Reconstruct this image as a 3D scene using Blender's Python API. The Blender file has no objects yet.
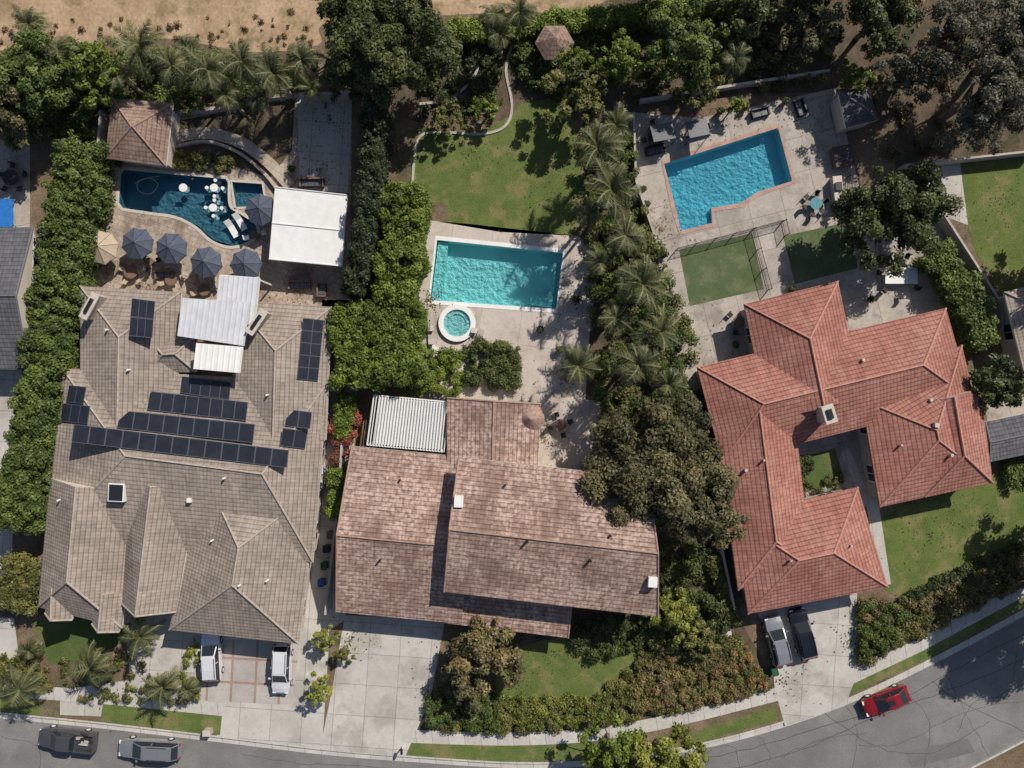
import bpy, math, random
import numpy as np
from mathutils import Vector, Matrix
from mathutils.bvhtree import BVHTree
from mathutils.geometry import tessellate_polygon
random.seed(7)
RNG=np.random.default_rng(11)
H=75.0; G=0.13
sc=bpy.context.scene
sc.view_settings.view_transform='Standard'
try: sc.view_settings.look='None'
except Exception: pass
sc.view_settings.exposure=0

def P(px,py,h=G):
    f=(H-h)/H
    return Vector(((px-512)/10*f,(384-py)/10*f,h))

# ---------------------------------------------------------------- materials
def newmat(name):
    m=bpy.data.materials.new(name); m.use_nodes=True
    nt=m.node_tree; b=nt.nodes['Principled BSDF']
    return m,nt,b
def N(nt,t,**kw):
    n=nt.nodes.new(t)
    for k,v in kw.items(): setattr(n,k,v)
    return n
def c4(c): return (c[0],c[1],c[2],1)
def mixc(nt,fac,a,b,mode='MIX'):
    n=N(nt,'ShaderNodeMix',data_type='RGBA',blend_type=mode)
    for s,v in ((n.inputs[0],fac),(n.inputs[6],a),(n.inputs[7],b)):
        if hasattr(v,'is_output'): nt.links.new(v,s)
        else: s.default_value=v if not isinstance(v,tuple) else c4(v)
    return n.outputs[2]
def noise(nt,vec,scale,detail=4,rough=.6):
    n=N(nt,'ShaderNodeTexNoise'); n.inputs['Scale'].default_value=scale
    n.inputs['Detail'].default_value=detail; n.inputs['Roughness'].default_value=rough
    nt.links.new(vec,n.inputs['Vector']); return n.outputs['Fac']
def ramp(nt,fac,stops):
    r=N(nt,'ShaderNodeValToRGB'); el=r.color_ramp.elements
    while len(el)<len(stops): el.new(.5)
    for e,(p,c) in zip(el,stops): e.position=p; e.color=c4(c) if isinstance(c,tuple) else (c,c,c,1)
    nt.links.new(fac,r.inputs[0]); return r.outputs[0]
def bump(nt,b,h,strength=.4,dist=.05):
    n=N(nt,'ShaderNodeBump'); n.inputs['Strength'].default_value=strength; n.inputs['Distance'].default_value=dist
    nt.links.new(h,n.inputs['Height']); nt.links.new(n.outputs[0],b.inputs['Normal'])
def surf(name,c1,c2,s1=.3,s2=6,fine=.25,rough=.9,bmp=.3,c3=None,s3=.08,joint=None,jang=0,jc=.45,stain=None):
    m,nt,b=newmat(name); tc=N(nt,'ShaderNodeTexCoord').outputs['Object']
    f1=ramp(nt,noise(nt,tc,s1,6,.65),[(.35,0.0),(.65,1.0)])
    col=mixc(nt,f1,c1,c2)
    if c3:
        f3=ramp(nt,noise(nt,tc,s3,5,.7),[(.5,0.0),(.62,1.0)])
        col=mixc(nt,f3,col,c3)
    f2=noise(nt,tc,s2,5,.7)
    col=mixc(nt,1.0,col,ramp(nt,f2,[(.25,1-fine),(.75,1+fine)]),'MULTIPLY')
    if stain:
        col=mixc(nt,1.0,col,ramp(nt,noise(nt,tc,.9,6,.75),[(.60,1.0),(.70,stain)]),'MULTIPLY')
    if joint:
        mp=N(nt,'ShaderNodeMapping'); mp.inputs['Rotation'].default_value=(0,0,math.radians(jang)); nt.links.new(tc,mp.inputs[0])
        br=N(nt,'ShaderNodeTexBrick'); br.offset=joint[3] if len(joint)>3 else 0
        br.inputs['Scale'].default_value=1; br.inputs['Brick Width'].default_value=joint[0]; br.inputs['Row Height'].default_value=joint[1]
        br.inputs['Mortar Size'].default_value=joint[2]; br.inputs['Mortar Smooth'].default_value=.2
        jcc=jc if isinstance(jc,tuple) else (jc,jc,jc)
        br.inputs['Color1'].default_value=(1,1,1,1); br.inputs['Color2'].default_value=(.88,.88,.88,1); br.inputs['Mortar'].default_value=c4(jcc)
        nt.links.new(mp.outputs[0],br.inputs['Vector'])
        col=mixc(nt,1.0,col,br.outputs['Color'],'MULTIPLY')
    nt.links.new(col,b.inputs['Base Color']); b.inputs['Roughness'].default_value=rough
    b.inputs['Specular IOR Level'].default_value=.25
    if bmp: bump(nt,b,f2,bmp,.05)
    return m
def plain(name,c,rough=.5,metal=0,var=.12,s=3,coat=0,spec=.5):
    m,nt,b=newmat(name); tc=N(nt,'ShaderNodeTexCoord').outputs['Object']
    f=noise(nt,tc,s,4)
    col=mixc(nt,1.0,c,ramp(nt,f,[(.3,1-var),(.7,1+var)]),'MULTIPLY')
    nt.links.new(col,b.inputs['Base Color']); b.inputs['Roughness'].default_value=rough; b.inputs['Metallic'].default_value=metal
    b.inputs['Coat Weight'].default_value=coat; b.inputs['Specular IOR Level'].default_value=spec
    return m
def tilemat(name,c1,c2,weather,wamt=.5,bw=.33,rh=.42,line=.62,bs=.9,wlo=.45,whi=.6):
    m,nt,b=newmat(name)
    uv=N(nt,'ShaderNodeUVMap'); uv.uv_map='UVMap'; u=uv.outputs[0]
    tc=N(nt,'ShaderNodeTexCoord').outputs['Object']
    br=N(nt,'ShaderNodeTexBrick'); br.offset=.5
    br.inputs['Scale'].default_value=1; br.inputs['Brick Width'].default_value=bw; br.inputs['Row Height'].default_value=rh
    br.inputs['Mortar Size'].default_value=0.0; br.inputs['Mortar Smooth'].default_value=0; br.inputs['Bias'].default_value=0
    br.inputs['Color1'].default_value=c4(c1); br.inputs['Color2'].default_value=c4(c2)
    nt.links.new(u,br.inputs['Vector'])
    fw=ramp(nt,noise(nt,tc,.30,7,.75),[(wlo,0.0),(whi,wamt)])
    fm=N(nt,'ShaderNodeMath',operation='MULTIPLY'); nt.links.new(fw,fm.inputs[0]); 
    nt.links.new(ramp(nt,noise(nt,tc,2.5,4),[(.42,.1),(.56,1.0)]),fm.inputs[1])
    col=mixc(nt,fm.outputs[0],br.outputs['Color'],weather)
    col=mixc(nt,1.0,col,ramp(nt,noise(nt,tc,.18,5,.7),[(.3,.80),(.7,1.14)]),'MULTIPLY')
    mp=N(nt,'ShaderNodeMapping'); mp.inputs['Scale'].default_value=(2.2,.28,1); nt.links.new(u,mp.inputs[0])
    col=mixc(nt,1.0,col,ramp(nt,noise(nt,mp.outputs[0],1.0,5,.7),[(.32,.80),(.5,1.0),(.7,1.12)]),'MULTIPLY')
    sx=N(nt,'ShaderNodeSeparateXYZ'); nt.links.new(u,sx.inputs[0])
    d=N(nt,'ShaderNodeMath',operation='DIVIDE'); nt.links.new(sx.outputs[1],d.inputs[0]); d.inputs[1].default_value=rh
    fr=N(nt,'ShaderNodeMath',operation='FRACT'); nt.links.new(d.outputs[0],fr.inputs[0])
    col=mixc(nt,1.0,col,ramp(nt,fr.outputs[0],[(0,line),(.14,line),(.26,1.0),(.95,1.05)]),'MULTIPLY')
    nt.links.new(col,b.inputs['Base Color']); b.inputs['Roughness'].default_value=.85; b.inputs['Specular IOR Level'].default_value=.2
    inv=N(nt,'ShaderNodeMath',operation='SUBTRACT'); inv.inputs[0].default_value=1; nt.links.new(fr.outputs[0],inv.inputs[1])
    d2=N(nt,'ShaderNodeMath',operation='MULTIPLY'); nt.links.new(sx.outputs[0],d2.inputs[0]); d2.inputs[1].default_value=2*math.pi/bw
    sn=N(nt,'ShaderNodeMath',operation='SINE'); nt.links.new(d2.outputs[0],sn.inputs[0])
    s2=N(nt,'ShaderNodeMath',operation='MULTIPLY_ADD'); nt.links.new(sn.outputs[0],s2.inputs[0]); s2.inputs[1].default_value=.14; nt.links.new(inv.outputs[0],s2.inputs[2])
    bump(nt,b,s2.outputs[0],bs,.06)
    return m
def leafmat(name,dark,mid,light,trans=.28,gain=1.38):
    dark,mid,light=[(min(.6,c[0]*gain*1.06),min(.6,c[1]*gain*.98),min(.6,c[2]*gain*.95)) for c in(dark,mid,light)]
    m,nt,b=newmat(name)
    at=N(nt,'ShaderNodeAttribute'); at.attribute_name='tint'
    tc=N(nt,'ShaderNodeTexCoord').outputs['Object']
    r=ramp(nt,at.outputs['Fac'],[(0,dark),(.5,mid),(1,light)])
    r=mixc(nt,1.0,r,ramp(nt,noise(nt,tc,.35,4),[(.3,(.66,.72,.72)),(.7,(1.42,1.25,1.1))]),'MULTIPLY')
    nt.links.new(r,b.inputs['Base Color']); b.inputs['Roughness'].default_value=.5; b.inputs['Specular IOR Level'].default_value=.3
    tr=N(nt,'ShaderNodeBsdfTranslucent'); nt.links.new(r,tr.inputs[0])
    mx=N(nt,'ShaderNodeMixShader'); mx.inputs[0].default_value=trans
    nt.links.new(b.outputs[0],mx.inputs[1]); nt.links.new(tr.outputs[0],mx.inputs[2])
    nt.links.new(mx.outputs[0],nt.nodes['Material Output'].inputs[0])
    return m
def watermat(name,tint):
    m,nt,b=newmat(name); nt.nodes.remove(b)
    t=N(nt,'ShaderNodeBsdfTransparent'); t.inputs[0].default_value=c4(tint)
    g=N(nt,'ShaderNodeBsdfGlossy'); g.inputs['Roughness'].default_value=.06
    fr=N(nt,'ShaderNodeFresnel'); fr.inputs[0].default_value=1.33
    tc=N(nt,'ShaderNodeTexCoord').outputs['Object']
    bn=N(nt,'ShaderNodeBump'); bn.inputs['Strength'].default_value=.6; bn.inputs['Distance'].default_value=.08
    nt.links.new(noise(nt,tc,1.8,5),bn.inputs['Height'])
    nt.links.new(bn.outputs[0],g.inputs['Normal']); nt.links.new(bn.outputs[0],fr.inputs['Normal'])
    mx=N(nt,'ShaderNodeMixShader'); nt.links.new(fr.outputs[0],mx.inputs[0]); nt.links.new(t.outputs[0],mx.inputs[1]); nt.links.new(g.outputs[0],mx.inputs[2])
    nt.links.new(mx.outputs[0],nt.nodes['Material Output'].inputs[0]); return m

M={}
M['ground']=surf('dry_soil',(.12,.083,.055),(.21,.155,.105),.25,5,.45,.95,.5,c3=(.08,.08,.04),s3=.12)
M['tan']=surf('tan_dirt',(.33,.23,.145),(.46,.335,.22),.25,3,.3,.95,.6,c3=(.24,.18,.10),s3=.3)
M['bed']=surf('planting_soil',(.07,.051,.036),(.14,.104,.07),.5,6,.45,.95,.5,c3=(.055,.062,.03),s3=.3)
M['grass']=surf('lawn_grass',(.078,.114,.029),(.118,.152,.041),.5,7,.45,.95,.6,c3=(.175,.162,.065),s3=.4)
M['grassdark']=surf('lawn_grass_deep',(.060,.096,.026),(.09,.125,.036),.4,7,.45,.95,.6,c3=(.13,.13,.055),s3=.35)
M['turf']=surf('artificial_turf',(.075,.108,.046),(.10,.13,.058),.6,9,.35,.95,.3,c3=(.13,.148,.08),s3=.6)
M['conc']=surf('concrete',(.45,.425,.39),(.53,.505,.465),.35,4,.12,.85,.1,c3=(.38,.35,.315),s3=.22,joint=(3.1,3.1,.04),jang=4,jc=.6,stain=.8)
M['walk']=surf('sidewalk_concrete',(.45,.43,.40),(.53,.505,.465),.5,4,.14,.85,.1,joint=(1.6,40,.035),jang=-8,jc=.55,stain=.85)
M['deck']=surf('deck_concrete',(.46,.40,.35),(.54,.48,.425),.45,5,.14,.85,.1,c3=(.39,.33,.285),s3=.3,joint=(4,4,.03),jang=8,jc=.7,stain=.84)
M['deckc']=surf('patio_concrete',(.36,.32,.28),(.46,.415,.37),.4,4,.2,.85,.15,c3=(.29,.255,.22),s3=.35,joint=(3.4,3.4,.04),jang=-14,jc=.6,stain=.78)
M['flag']=surf('flagstone',(.32,.255,.205),(.48,.40,.325),1.2,4,.25,.85,.2,c3=(.25,.19,.155),s3=.4,joint=(.8,.5,.03,.5),jang=20,jc=.65)
M['stone']=surf('tan_stone',(.40,.33,.26),(.50,.43,.35),1.2,4,.2,.85,.2,joint=(.6,.6,.03,.5),jang=30,jc=.7)
M['asph']=surf('asphalt',(.15,.147,.143),(.195,.19,.183),.25,9,.32,.9,.3,c3=(.22,.213,.203),s3=.12)
M['paver']=surf('driveway_pavers',(.38,.355,.33),(.45,.42,.39),.6,5,.15,.85,.1,joint=(2.4,2.4,.13),jang=3,jc=(.74,.55,.48),stain=.8)
M['coping']=plain('pool_coping',(.50,.45,.39),.7)
M['copingred']=surf('brick_coping',(.36,.22,.18),(.46,.31,.26),1,6,.2,.85,.2)
M['stucco']=surf('stucco',(.50,.44,.37),(.55,.49,.42),.5,10,.08,.9,.1)
M['white']=plain('white_paint',(.72,.72,.70),.5,var=.07,s=1.5)
M['whitemetal']=plain('white_metal',(.56,.57,.60),.4,var=.1,s=1)
M['wallc']=surf('block_wall',(.36,.32,.285),(.46,.42,.38),.6,5,.15,.9,.2)
M['glass']=plain('window_glass',(.02,.025,.03),.05,var=.05)
M['solar']=plain('solar_cell',(.018,.021,.030),.25,var=.25,s=.8)
M['solarf']=plain('panel_frame',(.085,.09,.105),.4)
M['black']=plain('black_metal',(.015,.015,.017),.4)
M['dark']=plain('dark_rubber',(.02,.02,.02),.8)
M['umb']=plain('umbrella_canvas',(.07,.085,.12),.9,var=.2)
M['umbb']=plain('beige_canvas',(.42,.34,.25),.9,var=.1)
M['wood']=plain('brown_wood',(.16,.10,.07),.8,var=.3)
M['bark']=plain('bark',(.16,.12,.085),.95,var=.3)
M['palmbark']=plain('palm_bark',(.30,.27,.22),.95,var=.3)
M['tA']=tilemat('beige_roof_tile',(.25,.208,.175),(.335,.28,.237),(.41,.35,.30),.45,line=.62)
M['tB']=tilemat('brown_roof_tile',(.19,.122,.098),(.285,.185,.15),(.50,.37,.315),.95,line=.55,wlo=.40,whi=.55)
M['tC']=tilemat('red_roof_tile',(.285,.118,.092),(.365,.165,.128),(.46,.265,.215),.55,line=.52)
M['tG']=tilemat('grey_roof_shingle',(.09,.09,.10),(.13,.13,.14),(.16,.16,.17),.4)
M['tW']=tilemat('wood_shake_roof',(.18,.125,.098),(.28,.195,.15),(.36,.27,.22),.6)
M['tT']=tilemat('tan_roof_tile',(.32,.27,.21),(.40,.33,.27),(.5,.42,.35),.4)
M['rA']=plain('ridge_tile_beige',(.36,.31,.265),.85,var=.25)
M['rB']=plain('ridge_tile_brown',(.30,.20,.16),.85,var=.3)
M['rC']=plain('ridge_tile_red',(.43,.21,.165),.85,var=.25)
M['rG']=plain('ridge_grey',(.13,.13,.14),.85)
RC={'tA':'rA','tB':'rB','tC':'rC','tG':'rG','tW':'rB','tT':'rA'}
L={}
L['ficus']=leafmat('ficus_leaves',(.014,.030,.008),(.050,.086,.022),(.105,.155,.042))
L['bright']=leafmat('bright_hedge_leaves',(.022,.040,.008),(.085,.135,.022),(.155,.22,.045),gain=1.32)
L['cyp']=leafmat('cypress_leaves',(.006,.014,.007),(.022,.040,.018),(.05,.075,.034))
L['oak']=leafmat('oak_leaves',(.014,.019,.009),(.058,.064,.030),(.125,.128,.068))
L['dk']=leafmat('deep_green_leaves',(.009,.018,.007),(.036,.056,.019),(.082,.11,.038))
L['pine']=leafmat('pine_needles',(.014,.02,.013),(.052,.062,.044),(.11,.12,.088),gain=1.35)
L['red']=leafmat('copper_leaves',(.035,.034,.014),(.115,.11,.05),(.225,.20,.105),gain=1.35)
L['yel']=leafmat('yellow_green_leaves',(.03,.05,.008),(.125,.165,.03),(.25,.28,.07),gain=1.3)
L['ivy']=leafmat('ivy_leaves',(.02,.028,.01),(.08,.098,.03),(.165,.176,.06),gain=1.35)
L['dry']=leafmat('dry_shrub_leaves',(.04,.035,.018),(.14,.12,.06),(.24,.20,.10),gain=1.2)
L['boug']=leafmat('bougainvillea_leaves',(.04,.045,.02),(.17,.07,.055),(.36,.09,.09),gain=1.2)
L['palm']=leafmat('palm_leaves',(.022,.034,.014),(.075,.098,.042),(.17,.19,.10),.3,gain=1.25)
L['orange']=leafmat('orange_shrub_leaves',(.06,.04,.015),(.20,.13,.05),(.32,.22,.1),gain=1.2)

# ---------------------------------------------------------------- mesh helpers
class MB:
    def __init__(s): s.v=[]; s.f=[]; s.m=[]; s.mats=[]
    def mi(s,m):
        if m not in s.mats: s.mats.append(m)
        return s.mats.index(m)
    def face(s,pts,m):
        i=len(s.v); s.v+= [tuple(p) for p in pts]; s.f.append(tuple(range(i,i+len(pts)))); s.m.append(s.mi(m))
    def box(s,c,size,m,rot=0,M4=None):
        x,y,z=[q/2 for q in size]
        R=Matrix.Rotation(rot,3,'Z') if M4 is None else M4
        c=Vector(c)
        p=[c+R@Vector((a*x,b*y,d*z)) for d in(-1,1) for b in(-1,1) for a in(-1,1)]
        i=len(s.v); s.v+=[tuple(q) for q in p]; k=s.mi(m)
        for f in((0,2,3,1),(4,5,7,6),(0,1,5,4),(2,6,7,3),(0,4,6,2),(1,3,7,5)):
            s.f.append(tuple(i+j for j in f)); s.m.append(k)
    def cyl(s,p0,p1,r0,r1,m,n=8,cap=True):
        p0=Vector(p0);p1=Vector(p1);d=(p1-p0)
        if d.length<1e-6: return
        d.normalize(); a=d.orthogonal().normalized(); b=d.cross(a)
        i=len(s.v); k=s.mi(m)
        for p,r in((p0,r0),(p1,r1)):
            for j in range(n):
                t=2*math.pi*j/n; s.v.append(tuple(p+a*math.cos(t)*r+b*math.sin(t)*r))
        for j in range(n):
            s.f.append((i+j,i+(j+1)%n,i+n+(j+1)%n,i+n+j)); s.m.append(k)
        if cap:
            s.f.append(tuple(i+n+j for j in range(n))); s.m.append(k)
            s.f.append(tuple(i+n-1-j for j in range(n))); s.m.append(k)
    def build(s,name,smooth=False,uv=False,parent=None,loc=None,rot=0):
        me=bpy.data.meshes.new(name); me.from_pydata(s.v,[],s.f)
        for m in s.mats: me.materials.append(m)
        me.polygons.foreach_set('material_index',s.m)
        if smooth: me.polygons.foreach_set('use_smooth',[True]*len(s.f))
        if uv: planar_uv(me)
        me.update()
        o=bpy.data.objects.new(name,me); sc.collection.objects.link(o)
        if loc is not None: o.location=loc; o.rotation_euler=(0,0,rot)
        if parent: o.parent=parent
        return o
def planar_uv(me):
    l=me.uv_layers.new(name='UVMap')
    for p in me.polygons:
        n=p.normal
        if n.z<0: n=-n
        u=Vector((0,0,1)).cross(n)
        u=u.normalized() if u.length>1e-4 else Vector((1,0,0))
        v=n.cross(u)
        for li in p.loop_indices:
            co=me.vertices[me.loops[li].vertex_index].co
            l.data[li].uv=(co.dot(u),co.dot(v))
def empty(name,loc=(0,0,0)):
    o=bpy.data.objects.new(name,None); o.location=loc; sc.collection.objects.link(o); o.empty_display_size=.5; return o
def catmull(pts,closed=True,n=6):
    out=[];k=len(pts)
    rng=range(k) if closed else range(k-1)
    for i in rng:
        if closed: p0,p1,p2,p3=[pts[(i+j)%k] for j in(-1,0,1,2)]
        else: p0,p1,p2,p3=[pts[min(max(i+j,0),k-1)] for j in(-1,0,1,2)]
        for j in range(n):
            t=j/n
            out.append(tuple(.5*((2*b)+(c-a)*t+(2*a-5*b+4*c-d)*t*t+(-a+3*b-3*c+d)*t**3) for a,b,c,d in zip(p0,p1,p2,p3)))
    if not closed: out.append(tuple(pts[-1]))
    return out
def sheet(name,px,lay,mat,holes=(),smooth=False,world=False,z=None):
    zz=G+.004*lay if z is None else z
    if smooth: px=catmull(px)
    o=[Vector((p[0],p[1],zz)) if world else Vector((*P(p[0],p[1],zz)[:2],zz)) for p in px]
    hs=[[Vector((h[0],h[1],zz)) for h in hole] for hole in holes]
    allv=o[:]
    for h in hs: allv+=h
    tris=tessellate_polygon([o]+hs)
    me=bpy.data.meshes.new(name)
    fs=[]
    for t in tris:
        a,b,c=[allv[i] for i in t]
        fs.append(t if (b-a).cross(c-a).z>0 else (t[0],t[2],t[1]))
    me.from_pydata([tuple(v) for v in allv],[],fs); me.materials.append(mat); me.update()
    ob=bpy.data.objects.new(name,me); sc.collection.objects.link(ob); return ob
def offs(path,w,closed=False):
    n=len(path); Lr=[];Rr=[]
    for i in range(n):
        a=path[(i-1)%n] if closed else path[max(i-1,0)]
        b=path[(i+1)%n] if closed else path[min(i+1,n-1)]
        t=Vector((b[0]-a[0],b[1]-a[1])).normalized(); nn=Vector((-t.y,t.x))
        Lr.append(Vector(path[i][:2])+nn*w/2); Rr.append(Vector(path[i][:2])-nn*w/2)
    return Lr,Rr
def strip(name,path,w,z0,z1,mat,closed=False,world=False,smooth=False,parent=None,off=0):
    if smooth: path=catmull(path,closed)
    pw=[Vector(p[:2]) for p in path] if world else [Vector(P(p[0],p[1],z1)[:2]) for p in path]
    if off:
        A,B=offs(pw,2*abs(off),closed); pw=A if off>0 else B
    A,B=offs(pw,w,closed); mb=MB(); n=len(pw); k=n if closed else n-1
    for i in range(k):
        j=(i+1)%n
        a,b,c,d=A[i],A[j],B[j],B[i]
        mb.face([(d.x,d.y,z1),(c.x,c.y,z1),(b.x,b.y,z1),(a.x,a.y,z1)],mat)
        if z1-z0>.01:
            mb.face([(a.x,a.y,z1),(b.x,b.y,z1),(b.x,b.y,z0),(a.x,a.y,z0)],mat)
            mb.face([(c.x,c.y,z1),(d.x,d.y,z1),(d.x,d.y,z0),(c.x,c.y,z0)],mat)
    if not closed and z1-z0>.01:
        for a,d in((A[0],B[0]),(A[-1],B[-1])):
            mb.face([(a.x,a.y,z0),(a.x,a.y,z1),(d.x,d.y,z1),(d.x,d.y,z0)],mat)
    return mb.build(name,parent=parent)

# ---------------------------------------------------------------- foliage
def leafobj(name,C,R,T,s,mat,dens=1.0,flat=.85,core=True,parent=None,zmin=-.35):
    C=np.asarray(C,float);R=np.asarray(R,float);T=np.asarray(T,float)
    cnt=np.maximum(8,(dens*34/s**2*R**2)).astype(int)
    idx=np.repeat(np.arange(len(C)),cnt); n=len(idx)
    d=RNG.normal(size=(n,3)); d/=np.linalg.norm(d,axis=1)[:,None]
    d[:,2]=np.where(d[:,2]<zmin,-d[:,2],d[:,2])
    rad=R[idx]*(.5+.72*RNG.random(n)**.8)
    sc3=np.array([1,1,flat])
    pos=C[idx]+d*rad[:,None]*sc3
    nr=d+np.array([0,0,.6])+.55*RNG.normal(size=(n,3)); nr/=np.linalg.norm(nr,axis=1)[:,None]
    t=np.cross(nr,RNG.normal(size=(n,3))); t/=np.linalg.norm(t,axis=1)[:,None]; b=np.cross(nr,t)
    sz=(s*(.5+.9*RNG.random(n)))[:,None]
    pos[:,2]=np.maximum(pos[:,2],.16)
    V=np.stack([pos-t*sz*.5,pos+b*sz*.3,pos+t*sz*.5,pos-b*sz*.3],1).reshape(-1,3)
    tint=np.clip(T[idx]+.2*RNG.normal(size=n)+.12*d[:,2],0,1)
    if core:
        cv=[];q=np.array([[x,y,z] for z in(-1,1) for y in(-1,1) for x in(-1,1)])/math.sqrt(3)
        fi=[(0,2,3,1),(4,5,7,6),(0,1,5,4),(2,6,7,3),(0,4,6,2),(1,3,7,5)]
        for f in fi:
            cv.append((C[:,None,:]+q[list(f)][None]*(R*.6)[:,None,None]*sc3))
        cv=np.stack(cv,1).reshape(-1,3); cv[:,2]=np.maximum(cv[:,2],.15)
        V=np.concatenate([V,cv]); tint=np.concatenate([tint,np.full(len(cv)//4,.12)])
    nf=len(V)//4
    me=bpy.data.meshes.new(name); me.vertices.add(len(V)); me.vertices.foreach_set('co',V.astype(np.float32).ravel())
    me.loops.add(len(V)); me.loops.foreach_set('vertex_index',np.arange(len(V),dtype=np.int32))
    me.polygons.add(nf); me.polygons.foreach_set('loop_start',np.arange(0,len(V),4,dtype=np.int32))
    try: me.polygons.foreach_set('loop_total',np.full(nf,4,dtype=np.int32))
    except Exception: pass
    me.update(calc_edges=True)
    a=me.attributes.new('tint','FLOAT','FACE'); a.data.foreach_set('value',tint.astype(np.float32))
    me.materials.append(mat)
    o=bpy.data.objects.new(name,me); sc.collection.objects.link(o)
    if parent: o.parent=parent
    return o
def litter(name,spots,n,sp='dry',s=.11):
    """fallen leaves lying flat on paving/lawn"""
    V=[];tn=[]
    for x,y,r in spots:
        c=P(x,y,G)
        for i in range(n):
            a=random.uniform(0,6.28); q=abs(random.gauss(0,.5))*r/10; p=Vector((c.x+q*math.cos(a),c.y+q*math.sin(a),.185+random.uniform(0,.02)))
            t=random.uniform(0,6.28); u=Vector((math.cos(t),math.sin(t),random.uniform(-.2,.2)))*s*random.uniform(.4,1.1); w=Vector((-u.y,u.x,0))*.6
            V+=[p-u,p-w,p+u,p+w]; tn.append(random.random())
    me=bpy.data.meshes.new(name); me.from_pydata([tuple(v) for v in V],[],[(i,i+1,i+2,i+3) for i in range(0,len(V),4)])
    at=me.attributes.new('tint','FLOAT','FACE'); at.data.foreach_set('value',np.array(tn,dtype=np.float32)); me.materials.append(L[sp])
    o=bpy.data.objects.new(name,me); sc.collection.objects.link(o)
def tree(name,px,py,rp,h,sp,s=.36,dens=1.0,airy=0,rz=None,tn=.5):
    rng=random.Random(int(px*13+py*7))
    hc=h*.62; c=P(px,py,hc); R=rp/10*(H-hc)/H
    Rz=rz or min(h*.4,R*.85)
    par=empty(name,(c.x,c.y,G))
    n=int(24+R*R*(3.6-1.6*airy)); C=[];RR=[];T=[]
    lob=[(rng.uniform(0,6.28),rng.uniform(.07,.17),k) for k in(2,3,5,7)]
    for i in range(n):
        z=rng.uniform(-.35,1); a=rng.uniform(0,6.28)
        q=math.sqrt(max(0,1-z*z)); f=rng.uniform(.5,.95) if i%4 else rng.uniform(.1,.5)
        f=min(1.0,f*(1+sum(A*math.sin(k*a+ph) for ph,A,k in lob)))
        C.append((q*math.cos(a)*f*R,q*math.sin(a)*f*R,hc-G+z*f*Rz+rng.uniform(-.25,.25)))
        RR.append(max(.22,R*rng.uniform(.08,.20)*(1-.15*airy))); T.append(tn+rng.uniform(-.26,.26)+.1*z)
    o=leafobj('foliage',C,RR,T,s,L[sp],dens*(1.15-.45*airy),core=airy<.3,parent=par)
    mb=MB(); tr=max(.07,h*.028); fk=hc*.45
    mb.cyl((0,0,-.05),(0,0,fk),tr*1.3,tr*.85,M['bark'],8)
    for i in range(0,n,max(1,n//(18 if airy else 9))):
        x,y,z=C[i]; mid=(x*.4,y*.4,fk+(z-fk)*.55)
        mb.cyl((0,0,fk*.92),mid,tr*.6,tr*.35,M['bark'],6); mb.cyl(mid,(x,y,z),tr*.35,tr*.12,M['bark'],5)
    mb.build('trunk',parent=par,smooth=True)
    return par
def hedge(name,path,w,h,sp,r=.55,s=.26,dens=.9,bumpy=.2,tn=.5):
    pw=[P(x,y,h) for x,y in path]; C=[];RR=[];T=[]
    rng=random.Random(int(path[0][0]*3+path[0][1]))
    for a,b in zip(pw[:-1],pw[1:]):
        Ln=(b-a).length; t=(b-a).normalized(); nn=Vector((-t.y,t.x,0))
        k=max(1,int(Ln/(r*.8))); m=max(1,int(w/(r*1.05)))
        for i in range(k):
            ww=w*(1+.13*math.sin(i*.55+path[0][0])+rng.uniform(-.08,.08))
            for j in range(m+1):
                off=(j/m-.5)*(ww-1.2*r); p=a+t*(Ln*(i+rng.random()*.9)/k)+nn*(off+rng.uniform(-.35,.35)*r)
                C.append((p.x,p.y,h-r+rng.uniform(-bumpy,bumpy)*1.3)); RR.append(r*rng.uniform(.5,1.3)); T.append(tn+rng.uniform(-.26,.26))
                if j in(0,m):
                    zz=h-2*r
                    while zz>.3:
                        C.append((p.x,p.y,zz)); RR.append(r*rng.uniform(.85,1.1)); T.append(tn+rng.uniform(-.2,.1)); zz-=r*1.8
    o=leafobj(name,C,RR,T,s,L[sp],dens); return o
def inpoly(x,y,p):
    c=False;j=len(p)-1
    for i in range(len(p)):
        if (p[i][1]>y)!=(p[j][1]>y) and x<(p[j][0]-p[i][0])*(y-p[i][1])/(p[j][1]-p[i][1])+p[i][0]: c=not c
        j=i
    return c
def cover(name,poly,h,r,n,sp,s=.25,dens=.8,tn=.5,var=.25,flat=.7,core=True):
    rng=random.Random(int(poly[0][0]*5+poly[0][1]+n)); xs=[p[0] for p in poly]; ys=[p[1] for p in poly]
    C=[];RR=[];T=[];g=0
    while len(C)<n and g<n*40:
        g+=1; x=rng.uniform(min(xs),max(xs)); y=rng.uniform(min(ys),max(ys))
        if not inpoly(x,y,poly): continue
        rr=r*rng.uniform(.45,1.35); p=P(x,y,h*.7); C.append((p.x,p.y,G+h*rng.uniform(.3,.9)-rr*.2)); RR.append(rr); T.append(tn+rng.uniform(-var,var))
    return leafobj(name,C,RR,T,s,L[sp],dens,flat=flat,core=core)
_pm={}
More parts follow.
